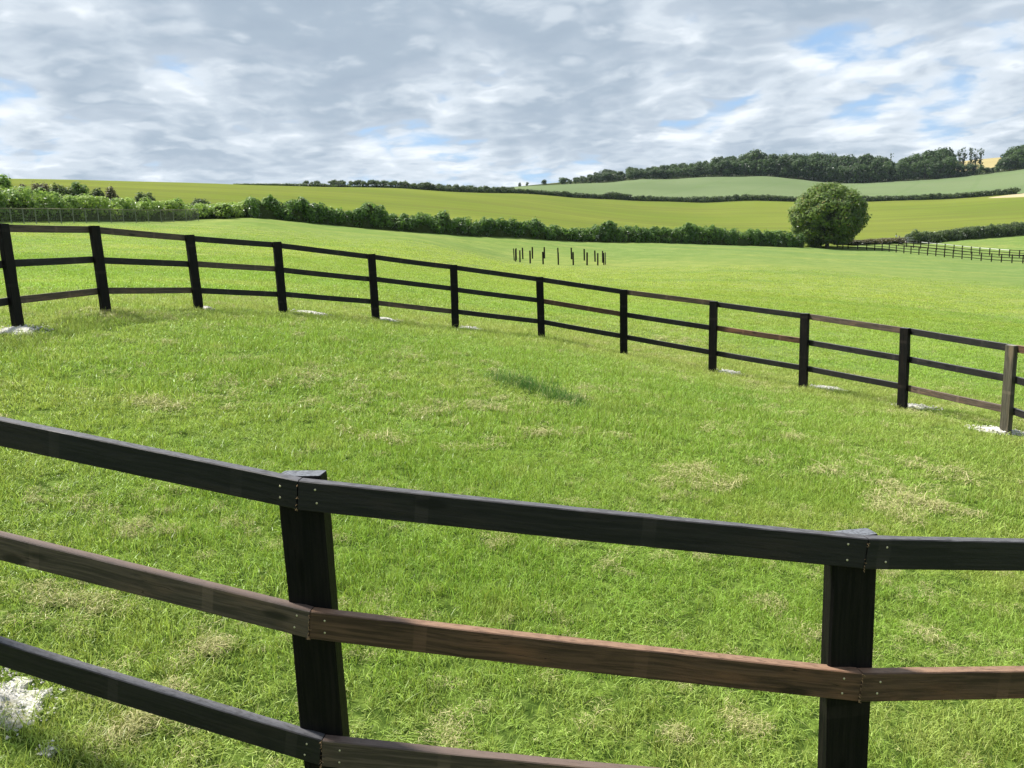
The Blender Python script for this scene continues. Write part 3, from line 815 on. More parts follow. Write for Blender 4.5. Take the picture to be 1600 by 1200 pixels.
# --- the wood on the hill
def wood_tree(seed, m, lobes_n=22, w_=0.8, low=0.08, size=0.045, per=150, top=0.9, narrow=False):
    g = np.random.default_rng(seed); lb = []
    for i in range(lobes_n):
        a = g.uniform(0, 2 * np.pi); zc = low + 0.10 + (top - low - 0.12) * g.uniform() ** 0.85
        prof_ = max(0.35, math.sin(min(1, (zc - low * 0.5 + 0.12) / (1.08 - low)) ** 0.8 * math.pi)) ** 0.55 if not narrow else 0.5
        rr = math.sqrt(g.uniform(0.1, 1)) * 0.33 * w_ * prof_
        rad = g.uniform(0.12, 0.20) if not narrow else g.uniform(0.06, 0.10)
        lb.append(((math.cos(a) * rr, math.sin(a) * rr, zc), (rad * w_ * 1.2, rad * w_ * 1.2, rad * 0.85)))
    v, q, t = blob_leaves(lb, per, size, seed, up=0.35)
    v[:, 2] = np.maximum(v[:, 2], 0.01)
    cr = mesh('crown', v, q, m, False, {'tint': ('FLOAT', t)})
    mb = MB(); mb.tube([(0, 0, -0.06), (0.008, 0, 0.2), (0.0, 0.01, 0.5), (0, 0, top - 0.06)], [0.024, 0.018, 0.013, 0.004], 6)
    for (c, r_) in lb[::2]: mb.tube([(0, 0, max(low, c[2] * 0.55)), np.array(c) * [0.5, 0.5, 0.85], c], [0.01, 0.007, 0.003], 4)
    return cr, mb.mesh('trunk', BARK)


WP = [wood_tree(300 + i, (L_WOOD, L_WOOD2, L_WOOD, L_WOOD2, L_WOOD)[i], w_=(0.95, 0.8, 1.1, 0.7, 0.9)[i], lobes_n=(30, 26, 34, 24, 28)[i], low=(0.0, 0.02, 0.0, 0.04, 0.0)[i]) for i in range(5)]
WPOP = [wood_tree(330 + i, L_WOOD, lobes_n=26, w_=0.62, low=0.25, size=0.035, per=130, top=0.97, narrow=True) for i in range(2)]
wtop = np.array([(862, 284), (880, 277), (893, 281), (900, 276), (925, 272), (950, 263), (970, 268), (985, 262), (1010, 262), (1050, 256), (1070, 256), (1100, 250), (1120, 245), (1150, 243), (1170, 238), (1185, 235), (1205, 241), (1230, 240), (1260, 240), (1300, 244), (1320, 246),
                 (1340, 243), (1375, 243), (1388, 246), (1394, 258), (1402, 250), (1420, 244), (1450, 237), (1480, 234), (1500, 252), (1534, 252), (1548, 261), (1562, 254), (1572, 236), (1585, 226), (1610, 220), (1720, 208)])
rows = [(2, 8.5, 1.0), (16, 9.5, 1.0), (34, 11, 1.0)]
cnt = 0
G_WOOD = 'broadleaf trees of the hilltop wood'
LW = ['dark broadleaf tree in the body of the hilltop wood', 'paler green broadleaf tree in the body of the hilltop wood']
for ri, (back, pitch, hs) in enumerate(rows):
    px = 880 + ri * 4
    while px < 1690:
        yb, Z = b3_at(px); yt = np.interp(px, wtop[:, 0], wtop[:, 1])
        a = pix(px, yb, Z); dirn = a[:2] / np.hypot(*a[:2]); xy = a[:2] + dirn * (back + random.uniform(-2, 2))
        Zn = (np.array([xy[0], xy[1], a[2]]) - CAM) @ AX_F
        z = h1(*xy); ztop = pix(px, yt, Zn)[2]
        hh = (ztop - z) * random.uniform(0.86, 1.02) * (random.uniform(0.62, 0.9) if ri == 0 else 1)
        wpx = max(hh, 5)
        px += pitch * random.uniform(0.75, 1.3)
        if hh < 2.0: continue
        if 1493 < px < 1566 and ri > 0: continue
        ki = random.randrange(5); cr, tr = WP[ki]
        o = thing('wood_tree', (xy[0], xy[1], z), LW[ki % 2], 'tree', G_WOOD)
        s = hh / 0.95; ww = s * random.uniform(0.8, 1.15) * (1.0 if hh > 9 else 1.3)
        o.scale = (ww, ww, s); o.rotation_euler[2] = random.uniform(0, 6.3)
        add('crown', cr, o); add('trunk', tr, o); cnt += 1
for i, (px, yt, lab) in enumerate([(1497, 232, 'first tall thin tree with sky showing through, next to the domed end of the wood'), (1505, 231, 'second of the tall thin trees with sky showing between them'), (1516, 229, 'tallest of the tall thin trees in the open part of the wood'),
                                   (1523, 233, 'tall thin tree between the tallest one and the bright gap'), (1531, 231, 'last tall thin tree beside the bright gap in the wood'),
                                   (1390, 241, 'spindly tree poking up beside the notch in the middle of the wood')]):
    yb, Z = b3_at(px); a = pix(px, yb, Z + 10); z = h1(a[0], a[1]); s = (pix(px, yt, Z + 10)[2] - z)
    o = thing('slender_tree', (a[0], a[1], z), lab, 'tree', 'tall thin trees in the open part of the wood')
    o.scale = (s * 0.75, s * 0.75, s); o.rotation_euler[2] = i
    add('crown', WPOP[i % 2][0], o); add('trunk', WPOP[i % 2][1], o)
for i, (px, wp, hp, lab) in enumerate([(812, 5, 6, 'first of a pair of tiny trees on the skyline before the wood'), (824, 6, 6, 'second of a pair of tiny trees on the skyline before the wood'), (850, 8, 8, 'thin pale tree on the skyline before the wood'), (878, 18, 11, 'rounded dark tree standing at the very start of the wood')]):
    yb, Z = b3_at(px); a = pix(px, yb + 1, Z + 2); z = h1(a[0], a[1]); s = hp * Z / FPX
    o = thing('skyline_tree', (a[0], a[1], z), lab, 'tree', 'lone trees where the wood thins out')
    o.scale = (wp * Z / FPX / 0.8, wp * Z / FPX / 0.8, s / 0.95); cr, tr = WP[i]
    add('crown', cr, o); add('trunk', tr, o)


# ------------------------------------------------------------------ round pen of posts and rails
def rail_mesh(L, h_, t_, m, seed, nseg=14, mit=(0.0, 0.0)):
    """a sawn rail along local X: chamfered section, slightly bowed, with an uneven furry upper edge"""
    g = np.random.default_rng(seed); c = 0.003
    sec = np.array([(-t_ / 2 + c, -h_), (t_ / 2 - c, -h_), (t_ / 2, -h_ + c), (t_ / 2, -c), (t_ / 2 - c, 0), (-t_ / 2 + c, 0), (-t_ / 2, -c), (-t_ / 2, -h_ + c)])
    X = np.linspace(0, L, nseg + 1); bow = g.normal(0, 0.004) * np.sin(X / L * np.pi); sag = -abs(g.normal(0, 0.003)) * np.sin(X / L * np.pi)
    V = []
    for i, x_ in enumerate(X):
        jit = np.zeros((8, 2)); jit[4:6, 1] = g.normal(0, 0.00035, 2); jit[0:2, 1] = g.normal(0, 0.0003, 2)
        e = mit[0] if i == 0 else mit[1] if i == nseg else 0.0
        V += [[x_ + e * a, a + bow[i] + j[0], b + sag[i] + j[1]] for (a, b), j in zip(sec, jit)]
    n = 8
    q = [[i * n + j, i * n + (j + 1) % n, (i + 1) * n + (j + 1) % n, (i + 1) * n + j] for i in range(nseg) for j in range(n)]
    V = np.array(V); me = mesh('rail', V, [np.array(q)[:, ::-1], np.array([list(range(n))]), np.array([[nseg * n + j for j in range(n)][::-1]])], m)
    return me


def post_mesh(L, w_, t_, m, seed):
    """local X runs UP the post (so the grain does too), Y across the face, Z through"""
    g = np.random.default_rng(seed); c = 0.005
    sec = np.array([(-w_ / 2 + c, -t_ / 2), (w_ / 2 - c, -t_ / 2), (w_ / 2, -t_ / 2 + c), (w_ / 2, t_ / 2 - c), (w_ / 2 - c, t_ / 2), (-w_ / 2 + c, t_ / 2), (-w_ / 2, t_ / 2 - c), (-w_ / 2, -t_ / 2 + c)])
    X = np.r_[np.linspace(0, L - 0.006, 9), L]; V = []
    for i, x_ in enumerate(X):
        s = sec * (0.965 if i == len(X) - 1 else 1); s = s + (g.normal(0, 0.0012, (8, 2)) if 0 < i < 9 else 0)
        V += [[x_, a, b] for a, b in s]
    n = 8; ns = len(X) - 1
    q = [[i * n + j, i * n + (j + 1) % n, (i + 1) * n + (j + 1) % n, (i + 1) * n + j] for i in range(ns) for j in range(n)]
    return mesh('post', np.array(V), [np.array(q)[:, ::-1], np.array([list(range(n))]), np.array([[ns * n + j for j in range(n)][::-1]])], m)


def basis(xa, zhint):
    xa = np.asarray(xa, float); xa = xa / np.linalg.norm(xa); z = np.asarray(zhint, float) - xa * (xa @ zhint); z /= np.linalg.norm(z); y = np.cross(z, xa)
    return np.stack([xa, y, z], 1)


def place(o, parent_loc, p, B):
    m = Matrix.Identity(4)
    for i in range(3):
        for j in range(3): m[i][j] = B[i][j]
        m[i][3] = p[i] - parent_loc[i]
    o.matrix_local = m


PEN = np.array([RC[0], RC[1], h1(*RC)])
pen = thing('round_pen_fence', PEN, 'black stained round pen of posts and three rails curving across the whole foreground', 'fence')
RT, RH = 0.038, 0.098
DROP = (0.0, 0.446, 0.905)
LOWEST = {18: 0.872, 19: 0.860, 20: 0.912, 21: 0.868}      # the near bottom rails are not nailed quite level

# every post of the pen: its outer face centre at the top, and its foot
posts = []
for T, B in zip(far_top, far_base):
    out = np.array([T[0] - RC[0], T[1] - RC[1], 0.]); out /= np.linalg.norm(out)
    posts.append([T + out * 0.075, B + out * 0.075, out])
a1 = math.degrees(math.atan2(J1[1] - RC[1], J1[0] - RC[0])) % 360; a2 = math.degrees(math.atan2(J2[1] - RC[1], J2[0] - RC[0])) % 360
a0 = math.degrees(math.atan2(far_top[0][1] - RC[1], far_top[0][0] - RC[0])) % 360; a9 = math.degrees(math.atan2(far_top[-1][1] - RC[1], far_top[-1][0] - RC[0])) % 360


def pen_post(ang):
    o_ = np.array([math.cos(R(ang)), math.sin(R(ang)), 0.]); xy = RC + (RR + 0.06) * o_[:2]
    z = h1(*xy); return [np.array([xy[0], xy[1], z + 1.3]), np.array([xy[0], xy[1], z]), o_]


# near side: rails meet on the outer face, joint j at J1, J2
def near_joint(J):
    o_ = np.array([J[0] - RC[0], J[1] - RC[1], 0.]); o_ /= np.linalg.norm(o_)
    T = J - o_ * RT; return [T, np.array([T[0], T[1], J[2] - 1.3]), o_]


nj1, nj2 = near_joint(J1), near_joint(J2)
lean1 = np.array([0.012, 0.0, 0.0]); nj1[1] = nj1[1] + lean1
dirL = pix(0, 656, 2.72) - J1; dirL /= np.linalg.norm(dirL)
Lp = J1 + dirL * 1.82; dirR = pix(1600, 846, 2.45) - J2; dirR /= np.linalg.norm(dirR); Rp = J2 + dirR * 1.82
njL, njR = near_joint(Lp), near_joint(Rp)
aL = math.degrees(math.atan2(Lp[1] - RC[1], Lp[0] - RC[0])) % 360; aR = math.degrees(math.atan2(Rp[1] - RC[1], Rp[0] - RC[0])) % 360
seq = list(posts)                                        # P0 .. P11 run clockwise (left to right along the far side)
right_fill = [pen_post(a) for a in np.linspace(a9, aR - 360, 8)[1:-1]]
left_fill = [pen_post(a) for a in np.linspace(aL, a0, 5)[1:-1]]
seq = posts + right_fill + [njR, nj2, nj1, njL] + left_fill
NP = len(seq)
GREYP = {11}
for i, (T, B, o_) in enumerate(seq):
    PT = 0.058 if i in (18, 19) else 0.07
    c_t = T - o_ * PT / 2; c_b = B - o_ * PT / 2
    up = c_t - c_b; L = np.linalg.norm(up); up /= L
    if i in (19, 20):                                    # the two near posts stand a little left of their joints
        sh = np.array([-o_[1], o_[0], 0.]) * (-0.016); c_t = c_t + sh; c_b = c_b + sh
    foot = c_b - up * 0.12
    m = T_GREY if i in GREYP else T_POST
    Bm = basis(up, o_)
    o = add('post', post_mesh(L + 0.12 + (-0.003 if i == 19 else 0.004), 0.15, PT, m, 400 + i), pen)
    if i in GREYP: o['label'] = 'weathered olive grey post'
    place(o, PEN, foot, Bm)
# colours of the rails as the photograph shows them: bay i joins post i and i+1 (top, middle, bottom)
K_, D_, Br = T_BLACK, T_DARK, T_BROWN
far_cols = [(D_, K_, D_), (D_, K_, D_), (K_, D_, K_), (K_, K_, K_), (K_, K_, D_), (K_, K_, K_), (K_, Br, K_), (D_, K_, K_), (K_, Br, K_), (D_, K_, K_), (K_, K_, D_), (Br, K_, K_)]
NEAR_I = len(posts) + len(right_fill)                    # index of njR
for i in range(NP):
    A, Bp = seq[i], seq[(i + 1) % NP]
    near = NEAR_I <= i <= NEAR_I + 2
    for r_i in range(3):
        if i < 12: m = far_cols[i][r_i]
        elif near: m = (K_, Br, K_)[r_i] if i != NEAR_I + 2 else (K_, D_, K_)[r_i]
        else: m = random.choice([K_, K_, D_])
        if i == NEAR_I + 1 and r_i == 2: m = D_
        upA = (A[0] - A[1]) / np.linalg.norm(A[0] - A[1]); upB = (Bp[0] - Bp[1]) / np.linalg.norm(Bp[0] - Bp[1])
        sA = np.linalg.norm(A[0] - A[1]) / 1.3; sB = np.linalg.norm(Bp[0] - Bp[1]) / 1.3
        jz = 0.0 if near else random.uniform(-0.008, 0.008)
        dA = LOWEST.get(i, DROP[2]) if r_i == 2 else DROP[r_i]; dB = LOWEST.get((i + 1) % NP, DROP[2]) if r_i == 2 else DROP[r_i]
        a = A[0] - upA * (dA * sA - jz) + A[2] * (RT + 0.0015); b = Bp[0] - upB * (dB * sB - jz) + Bp[2] * (RT + 0.0015)
        d = b - a; L = np.linalg.norm(d); d /= L              # along the outer faces, which meet at the joints
        outn = np.array([d[1], -d[0], 0.]); outn = outn if outn @ (A[2] + Bp[2]) > 0 else -outn
        outn /= np.linalg.norm(outn)
        Bm = basis(d, np.array([0, 0, 1.0])); ys = 1 if (Bm[:, 1] @ outn) > 0 else -1
        trim = 0.0015
        dh = d[:2] / np.linalg.norm(d[:2])
        tA = math.tan(math.asin(float(np.clip(dh @ A[2][:2], -0.6, 0.6)))); tB = math.tan(math.asin(float(np.clip(dh @ Bp[2][:2], -0.6, 0.6))))
        # shear the ends so that neighbours meet on the post's own centre plane
        o = add('rail', rail_mesh(L - 2 * trim, RH, RT, m, 900 + i * 3 + r_i, 24 if near else 12, (ys * tA, ys * tB)), pen)
        place(o, PEN, a + d * (trim + 0) - outn * RT / 2 - d * 0, Bm)
        for vv in o.data.vertices:                            # the shear pivots on the outer face
            if vv.co.x < 0.05: vv.co.x -= tA * RT / 2
            elif vv.co.x > L - 0.05: vv.co.x -= tB * RT / 2
        if m is T_BROWN: o['label'] = 'red brown stained rail'
        if near:                                         # nail heads, and the frayed fibres where rails butt
            for end in (0, 1):
                for kz in (0.27, 0.73):
                    xl = (0.052 + random.uniform(-.008, .012)) if end == 0 else (L - 2 * trim - 0.055 + random.uniform(-.012, .008))
                    mb = MB(); th = np.arange(10) / 10 * 2 * np.pi
                    zc = -RH * (kz + random.uniform(-0.04, 0.04))
                    rim = np.c_[xl + 0.0036 * np.cos(th), np.full(10, ys * (RT / 2 + 0.0004)), zc + 0.0036 * np.sin(th)]
                    rim2 = np.c_[xl + 0.0030 * np.cos(th), np.full(10, ys * (RT / 2 + 0.0018)), zc + 0.0036 * np.sin(th)]
                    mb.put(np.r_[rim, rim2, [[xl, ys * (RT / 2 + 0.0026), zc]]], [[j, (j + 1) % 10, 10 + (j + 1) % 10, 10 + j] for j in range(10)], [[10 + j, 10 + (j + 1) % 10, 20] for j in range(10)])
                    add('nail', mb.mesh('nail', m_nail, True), o)
            if i in (NEAR_I, NEAR_I + 1):
                mb = MB(); g = np.random.default_rng(70 + i * 3 + r_i)
                for _ in range((10, 22, 30)[r_i]):
                    z0 = -RH * g.uniform(0.0, 1.0) if g.uniform() > 0.25 else -RH * g.uniform(0.9, 1.03)
                    p0 = np.array([L - 2 * trim + 0.003, ys * (RT / 2 - 0.001), z0]); e = np.array([g.normal(0, 0.004), ys * g.uniform(0.001, 0.006), g.normal(-0.002, 0.004)])
                    mb.tube([p0, p0 + e * 0.6 + [0, ys * 0.002, 0], p0 + e], [0.0011, 0.0009, 0.0004], 3)
                add('frayed_end', mb.mesh('frayed_end', m_frayed), o)


# ------------------------------------------------------------------ ring of bare posts
rc_ = pix(875.5, 409, 84)[:2]; 
front = [(205, 379), (260, 396), (388, 412), (550, 428), (740, 437), (927, 443), (1098, 443), (1232, 443), (1308, 430), (1327, 429)]
backp = [(188, 372), (214, 365), (296, 358), (416, 355), (566, 355), (737, 358), (905, 368), (1065, 378), (1199, 390), (1294, 400)]
ORD = ['first', 'second', 'third', 'fourth', 'fifth', 'sixth', 'seventh', 'eighth', 'ninth', 'tenth']
for side, lst, s in (('front', front, -1), ('back', backp, 1)):
    for i, (cx, cy) in enumerate(lst):
        px = 780 + cx / 8; dx = (px - 875.5) * 84 / FPX / 5.05
        Z = 84 + s * 5.0 * math.sqrt(max(0, 1 - dx * dx))
        a = pix(px, 360 + cy / 8, Z); z = h1(a[0], a[1])
        lab = f'{ORD[i]} bare post from the left along the {"near" if s < 0 else "far"} half of the small ring'
        m = T_GREY if (s < 0 and i == 9) else m_black
        if m is T_GREY: lab = 'pale grey bare post at the end of the near half of the small open ring'
        o = add('ring_post', post_mesh(1.28 + random.uniform(-.05, .05) + 0.2, 0.15, 0.10, m, 700 + i), None)
        out = np.array([a[0] - rc_[0], a[1] - rc_[1], 0]); out /= np.linalg.norm(out) + 1e-9
        place(o, (0, 0, 0), np.array([a[0], a[1], z - 0.2]), basis(np.array([random.gauss(0, .012), random.gauss(0, .012), 1]), out))
        tag(o, lab, 'post', 'bare posts standing in a small ring')


# ------------------------------------------------------------------ fences far off
def small_fence(name, pts, label, rails=3, tape=None):
    P = [pix(*p) for p in pts]; P = [np.array([p[0], p[1], h1(p[0], p[1])]) for p in P]
    O = P[len(P) // 2]; o = thing(name, O, label, 'fence')
    tops = []
    for i, p in enumerate(P):
        L = 1.3
        me = post_mesh(L + 0.15, 0.14, 0.10, m_black, 800 + i)
        c = add('post', me, o); d = P[min(i + 1, len(P) - 1)] - P[max(i - 1, 0)]; n_ = np.array([d[1], -d[0], 0]); place(c, O, p - [0, 0, 0.15], basis([0, 0, 1], n_))
    for i in range(len(P) - 1):
        for r_i in range(rails):
            zt = 1.26 - r_i * 0.44
            a, b = P[i] + [0, 0, zt], P[i + 1] + [0, 0, zt]; d = b - a; L = np.linalg.norm(d)
            n_ = np.array([d[1], -d[0], 0]); n_ /= np.linalg.norm(n_); n_ = n_ if n_[1] > 0 else -n_
            taped = tape and tape[0] <= i < tape[1] and r_i == 0
            c = add('rail', rail_mesh(L, 0.10, 0.04, m_tape if taped else m_black, 860 + i, 2), o)
            place(c, O, a + n_ * 0.075, basis(d, [0, 0, 1]))
            if taped: c['label'] = 'length of white tape'
    return o


xb = [1310, 1318, 1325, 1332.5, 1340, 1354, 1366, 1378, 1389, 1400, 1412, 1423, 1435, 1449, 1462, 1475, 1489, 1503, 1518, 1533, 1549, 1564.5, 1581, 1598, 1616, 1635, 1656]
xb = [1308, 1317, 1325, 1340, 1354, 1366.5, 1378, 1389, 1400, 1412, 1423, 1435.5, 1449, 1462, 1475.5, 1489, 1503, 1518, 1533, 1549, 1564.5, 1581, 1598, 1616, 1635, 1656]
yb_ = np.interp(xb, [1300, 1325, 1365, 1411, 1475, 1532, 1598, 1660], [387.5, 389, 394, 399, 402.5, 405.7, 412, 418]); Zb = np.interp(xb, [1300, 1325, 1365, 1411, 1475, 1532, 1598, 1660], [143.5, 140, 135, 130, 124, 120, 115, 110])
small_fence('paddock_fence', list(zip(xb, yb_, Zb)), 'dark far post and rail fence starting at the round tree, nearer of two')
xb2 = [1404, 1416, 1427, 1438, 1450, 1463, 1476, 1490, 1503, 1517, 1530.5, 1546, 1561, 1577, 1592.5, 1609, 1626, 1644]
yb2 = np.interp(xb2, [1404, 1416, 1450, 1530, 1560, 1592, 1650], [388, 392, 396.5, 398.8, 400.8, 403.5, 408]); Zb2 = np.interp(xb2, [1404, 1416, 1450, 1530, 1560, 1592, 1650], [150, 147, 144, 138, 135, 132, 127])
small_fence('paddock_fence', list(zip(xb2, yb2, Zb2)), 'dark far post and rail fence with a white tape, farther of two', tape=(3, 13))

# --- the metal field gate
ga, gb = pix(1405, 381.5, 158), pix(1432, 381, 160)
ga[2] = h1(ga[0], ga[1]); gb[2] = h1(gb[0], gb[1])
gate = thing('field_gate', ga, 'grey metal five barred field gate in the gap before the blossom hedge', 'gate')
d = gb - ga; L = np.linalg.norm(d); d /= L
mb = MB()
for zt in (0.15, 0.38, 0.6, 0.85, 1.2): mb.tube([d * 0.1 + [0, 0, zt], d * (L - 0.1) + [0, 0, zt]], 0.035, 6)
add('bars', mb.mesh('bars', m_metal, True), gate)
mb = MB()
for s in (0.1, L / 2, L - 0.1): mb.tube([d * s + [0, 0, 0.12], d * s + [0, 0, 1.23]], 0.04, 6)
mb.tube([d * 0.1 + [0, 0, 0.15], d * L / 2 + [0, 0, 1.2]], 0.03, 6)
add('gate_frame', mb.mesh('gate_frame', m_metal, True), gate)
for s in (-0.08, L + 0.08):
    mb = MB(); p = d * s; p[2] = 0; zz_ = h1(ga[0] + p[0], ga[1] + p[1]) - ga[2]
    mb.box((-0.09, -0.09, zz_ - 0.2), (0.09, 0.09, zz_ + 1.45), None, (p[0], p[1], 0)); mb.box((-0.07, -0.07, zz_ + 1.45), (0.07, 0.07, zz_ + 1.48), None, (p[0], p[1], 0))
    add('gate_post', mb.mesh('gate_post', m_fpost), gate)
# --- a marker post by the field edge
a = pix(1400, 374, 166); a[2] = h1(a[0], a[1])
mp = thing('marker_post', a, 'small marker post with a white plate at the field edge beside the gate', 'post')
mb = MB(); mb.tube([(0, 0, -0.2), (0, 0, 1.6)], 0.05, 6); add('pole', mb.mesh('pole', m_black), mp)
mb = MB(); mb.box((-0.2, -0.075, 0.8), (0.2, -0.052, 1.15)); add('plate', mb.mesh('plate', m_tape), mp)

# --- rough bank between the round tree and the gate
pts = [(px, yb, yb - 8, Z) for px, yb, Z in [(1318, 386, 150), (1345, 384.5, 152), (1370, 383, 154), (1390, 382.5, 156), (1402, 382, 157)]]
b = build_hedge('rough_bank', along(pts, 4.0), L_BANK, 'brown rough grass bank between the round tree and the field gate', size=0.16, per=16, seed=8, kindcat='bank')

# --- the wire netting fence before the pale hedge
wx = list(np.arange(-60, 330, 19.5))
Pw = []
for px in wx:
    yb, Z = b1_at(px); a = pix(px, yb + 0.5, Z - 3.2); Pw.append(np.array([a[0], a[1], h1(a[0], a[1])]))
O = Pw[len(Pw) // 2]
wf = thing('wire_fence', O, 'grey wire netting fence with pale thin posts below the pale hedge', 'fence')
for i, p in enumerate(Pw):
    mb = MB(); mb.tube([p - O - [0, 0, 0.2], p - O + [0, 0, 1.28]], [0.034, 0.03], 6); add('post', mb.mesh('post', m_net), wf)
mb = MB(); mt = MB()
for i in range(len(Pw) - 1):
    a, b = Pw[i] - O, Pw[i + 1] - O
    mt.tube([a + [0, 0, 1.22], b + [0, 0, 1.22]], 0.032, 5)
    for zt in np.linspace(0.06, 1.16, 9): mb.tube([a + [0, 0, zt], b + [0, 0, zt]], 0.006, 3)
    n = int(np.linalg.norm(b - a) / 0.16)
    for j in range(n): 
        p = a + (b - a) * (j + 0.5) / n; mb.tube([p + [0, 0, 0.04], p + [0, 0, 1.18]], 0.006, 3)
add('netting', mb.mesh('netting', m_net), wf); add('top_rail', mt.mesh('top_rail', m_fpost), wf)


# ------------------------------------------------------------------ chalk spoil round the post feet
CHALK = []


def chalk(cx, cy, rx, ry, n, size, label, rot=0.0, seed=0):
    CHALK.append((cx, cy, rx, ry, rot))
    g = np.random.default_rng(seed); z0 = h1(cx, cy); mb = MB()
    # the trodden skin of powder, with a torn edge
    nr, na = 7, 30; V = [[0, 0, 0.012]]
    ed = 0.72 + 0.22 * vnoise(np.arange(na) * 0.55, np.zeros(na) + seed, seed) + g.normal(0, 0.07, na)
    ca, sa = math.cos(rot), math.sin(rot)
    P_ = []
    for i in range(1, nr + 1):
        for j in range(na):
            t = j / na * 2 * np.pi; kx = i / nr * ed[j]
            x_, y_ = kx * rx * math.cos(t), kx * ry * math.sin(t); P_.append((x_ * ca - y_ * sa, x_ * sa + y_ * ca, i / nr))
    P_ = np.array(P_); zz = H(cx + P_[:, 0], cy + P_[:, 1]) - z0 + (1 - P_[:, 2] ** 2) * (0.045 if cy > 5 else 0.008) + g.normal(0, 0.004, len(P_)) - (P_[:, 2] > 0.99) * 0.02 + 0.008
    V = np.r_[[[0, 0, 0.04]], np.c_[P_[:, :2], zz]]
    q = [[1 + (i - 1) * na + j, 1 + i * na + j, 1 + i * na + (j + 1) % na, 1 + (i - 1) * na + (j + 1) % na] for i in range(1, nr) for j in range(na)]
    mb.put(V, q, [[0, 1 + j, 1 + (j + 1) % na] for j in range(na)])
    for _ in range(n):                                    # lumps
        t = g.uniform(0, 2 * np.pi); rr = math.sqrt(g.uniform(0, 1.25)); x_, y_ = rr * rx * math.cos(t), rr * ry * math.sin(t); x_, y_ = x_ * ca - y_ * sa, x_ * sa + y_ * ca
        s = size * min(1.5, g.lognormal(-0.45, 0.5)); d = g.normal(size=(6, 3)) * 0.12 + np.array([[1, 0, 0], [-1, 0, 0], [0, 1, 0], [0, -1, 0], [0, 0, .8], [0, 0, -.8]]); d *= s * g.uniform(0.7, 1.3, 3)
        z = h1(cx + x_, cy + y_) - z0 + (0.03 if rr < 0.8 else 0.015) + s * 0.3
        mb.put(d + [x_, y_, z], [], [[0, 2, 4], [2, 1, 4], [1, 3, 4], [3, 0, 4], [2, 0, 5], [1, 2, 5], [3, 1, 5], [0, 3, 5]])
    o = add('chalk_spoil', mb.mesh('chalk_spoil', m_chalk), None, (cx, cy, z0))
    return tag(o, label, 'chalk', 'chalk spoil at the post feet')


ch = [((28, 519), 0.36, 0.36, 170, 'broad heap of chalk crumbs round the foot of the end post of the far rails', 0.0),
      ((322, 484), 0.16, 0.20, 40, 'faint chalk specks at the third far post', 0.0),
      ((488, 490.5), 0.46, 0.19, 90, 'thin chalk scatter trailing from the fourth far post', 0.0),
      ((606, 501), 0.30, 0.20, 70, 'small chalk scatter beside the fifth far post', 0.1),
      ((732, 515), 0.33, 0.24, 110, 'bright chalk smear beside the sixth far post', 0.1),
      ((1138, 583), 0.30, 0.24, 110, 'bright chalk smear beside the ninth far post', -0.2),
      ((1290, 608), 0.36, 0.26, 140, 'widest chalk smear, beside the tenth far post', -0.3),
      ((1432, 637), 0.40, 0.26, 140, 'broken chalk smear with a dark clod beside the eleventh far post', -0.4),
      ((1560, 675), 0.40, 0.30, 180, 'chalk patch all round the foot of the olive grey post', -0.3)]
for i, ((px, py), rx, ry, n, lab, rot) in enumerate(ch):
    p = ground_at(px, py); chalk(p[0], p[1], rx, ry, n, 0.017, lab, rot, 40 + i)
p = ground_at(2, 1105); CH0 = p.copy()
chalk(p[0], p[1], 0.20, 0.24, 420, 0.0062, 'large white chalk heap beside the near rails, closest of them all', 0.3, 60)
p = ground_at(78, 1180); chalk(p[0], p[1], 0.04, 0.035, 22, 0.006, 'small chalk crumbs in the grass below the large white heap', 0.0, 61)


# ------------------------------------------------------------------ grass
def gn_scatter(o, nproto):
    """protos and points share the mesh: points (pid < 0 geometry) pick proto by 'pick'"""
    t = bpy.data.node_groups.new('scatter', 'GeometryNodeTree')
    t.interface.new_socket('Geometry', in_out='INPUT', socket_type='NodeSocketGeometry'); t.interface.new_socket('Geometry', in_out='OUTPUT', socket_type='NodeSocketGeometry')
    N = t.nodes.new; L = t.links.new
    gi, go = N('NodeGroupInput'), N('NodeGroupOutput')
    def attr(nm, tp):
        a = N('GeometryNodeInputNamedAttribute'); a.data_type = tp; a.inputs[0].default_value = nm; return a.outputs[0]
    pid = attr('pid', 'INT')
    g2i = N('GeometryNodeGeometryToInstance')
    outs = []
    for kx in range(-1, nproto):
        cmp_ = N('FunctionNodeCompare'); cmp_.data_type = 'INT'; cmp_.operation = 'EQUAL'
        L(pid, cmp_.inputs[2]); cmp_.inputs[3].default_value = kx
        sg = N('GeometryNodeSeparateGeometry'); sg.domain = 'POINT'; L(gi.outputs[0], sg.inputs[0]); L(cmp_.outputs[0], sg.inputs[1])
        outs.append(sg.outputs[0])
    for s in reversed(outs[1:]): L(s, g2i.inputs[0])
    ip = N('GeometryNodeInstanceOnPoints'); L(outs[0], ip.inputs['Points']); L(g2i.outputs[0], ip.inputs['Instance'])
    ip.inputs['Pick Instance'].default_value = True; L(attr('pick', 'INT'), ip.inputs['Instance Index'])
    er = N('FunctionNodeEulerToRotation'); L(attr('rot', 'FLOAT_VECTOR'), er.inputs[0]); L(er.outputs[0], ip.inputs['Rotation'])
    L(attr('scl', 'FLOAT_VECTOR'), ip.inputs['Scale']); L(ip.outputs[0], go.inputs[0])
    md = o.modifiers.new('scatter', 'NODES'); md.node_group = t


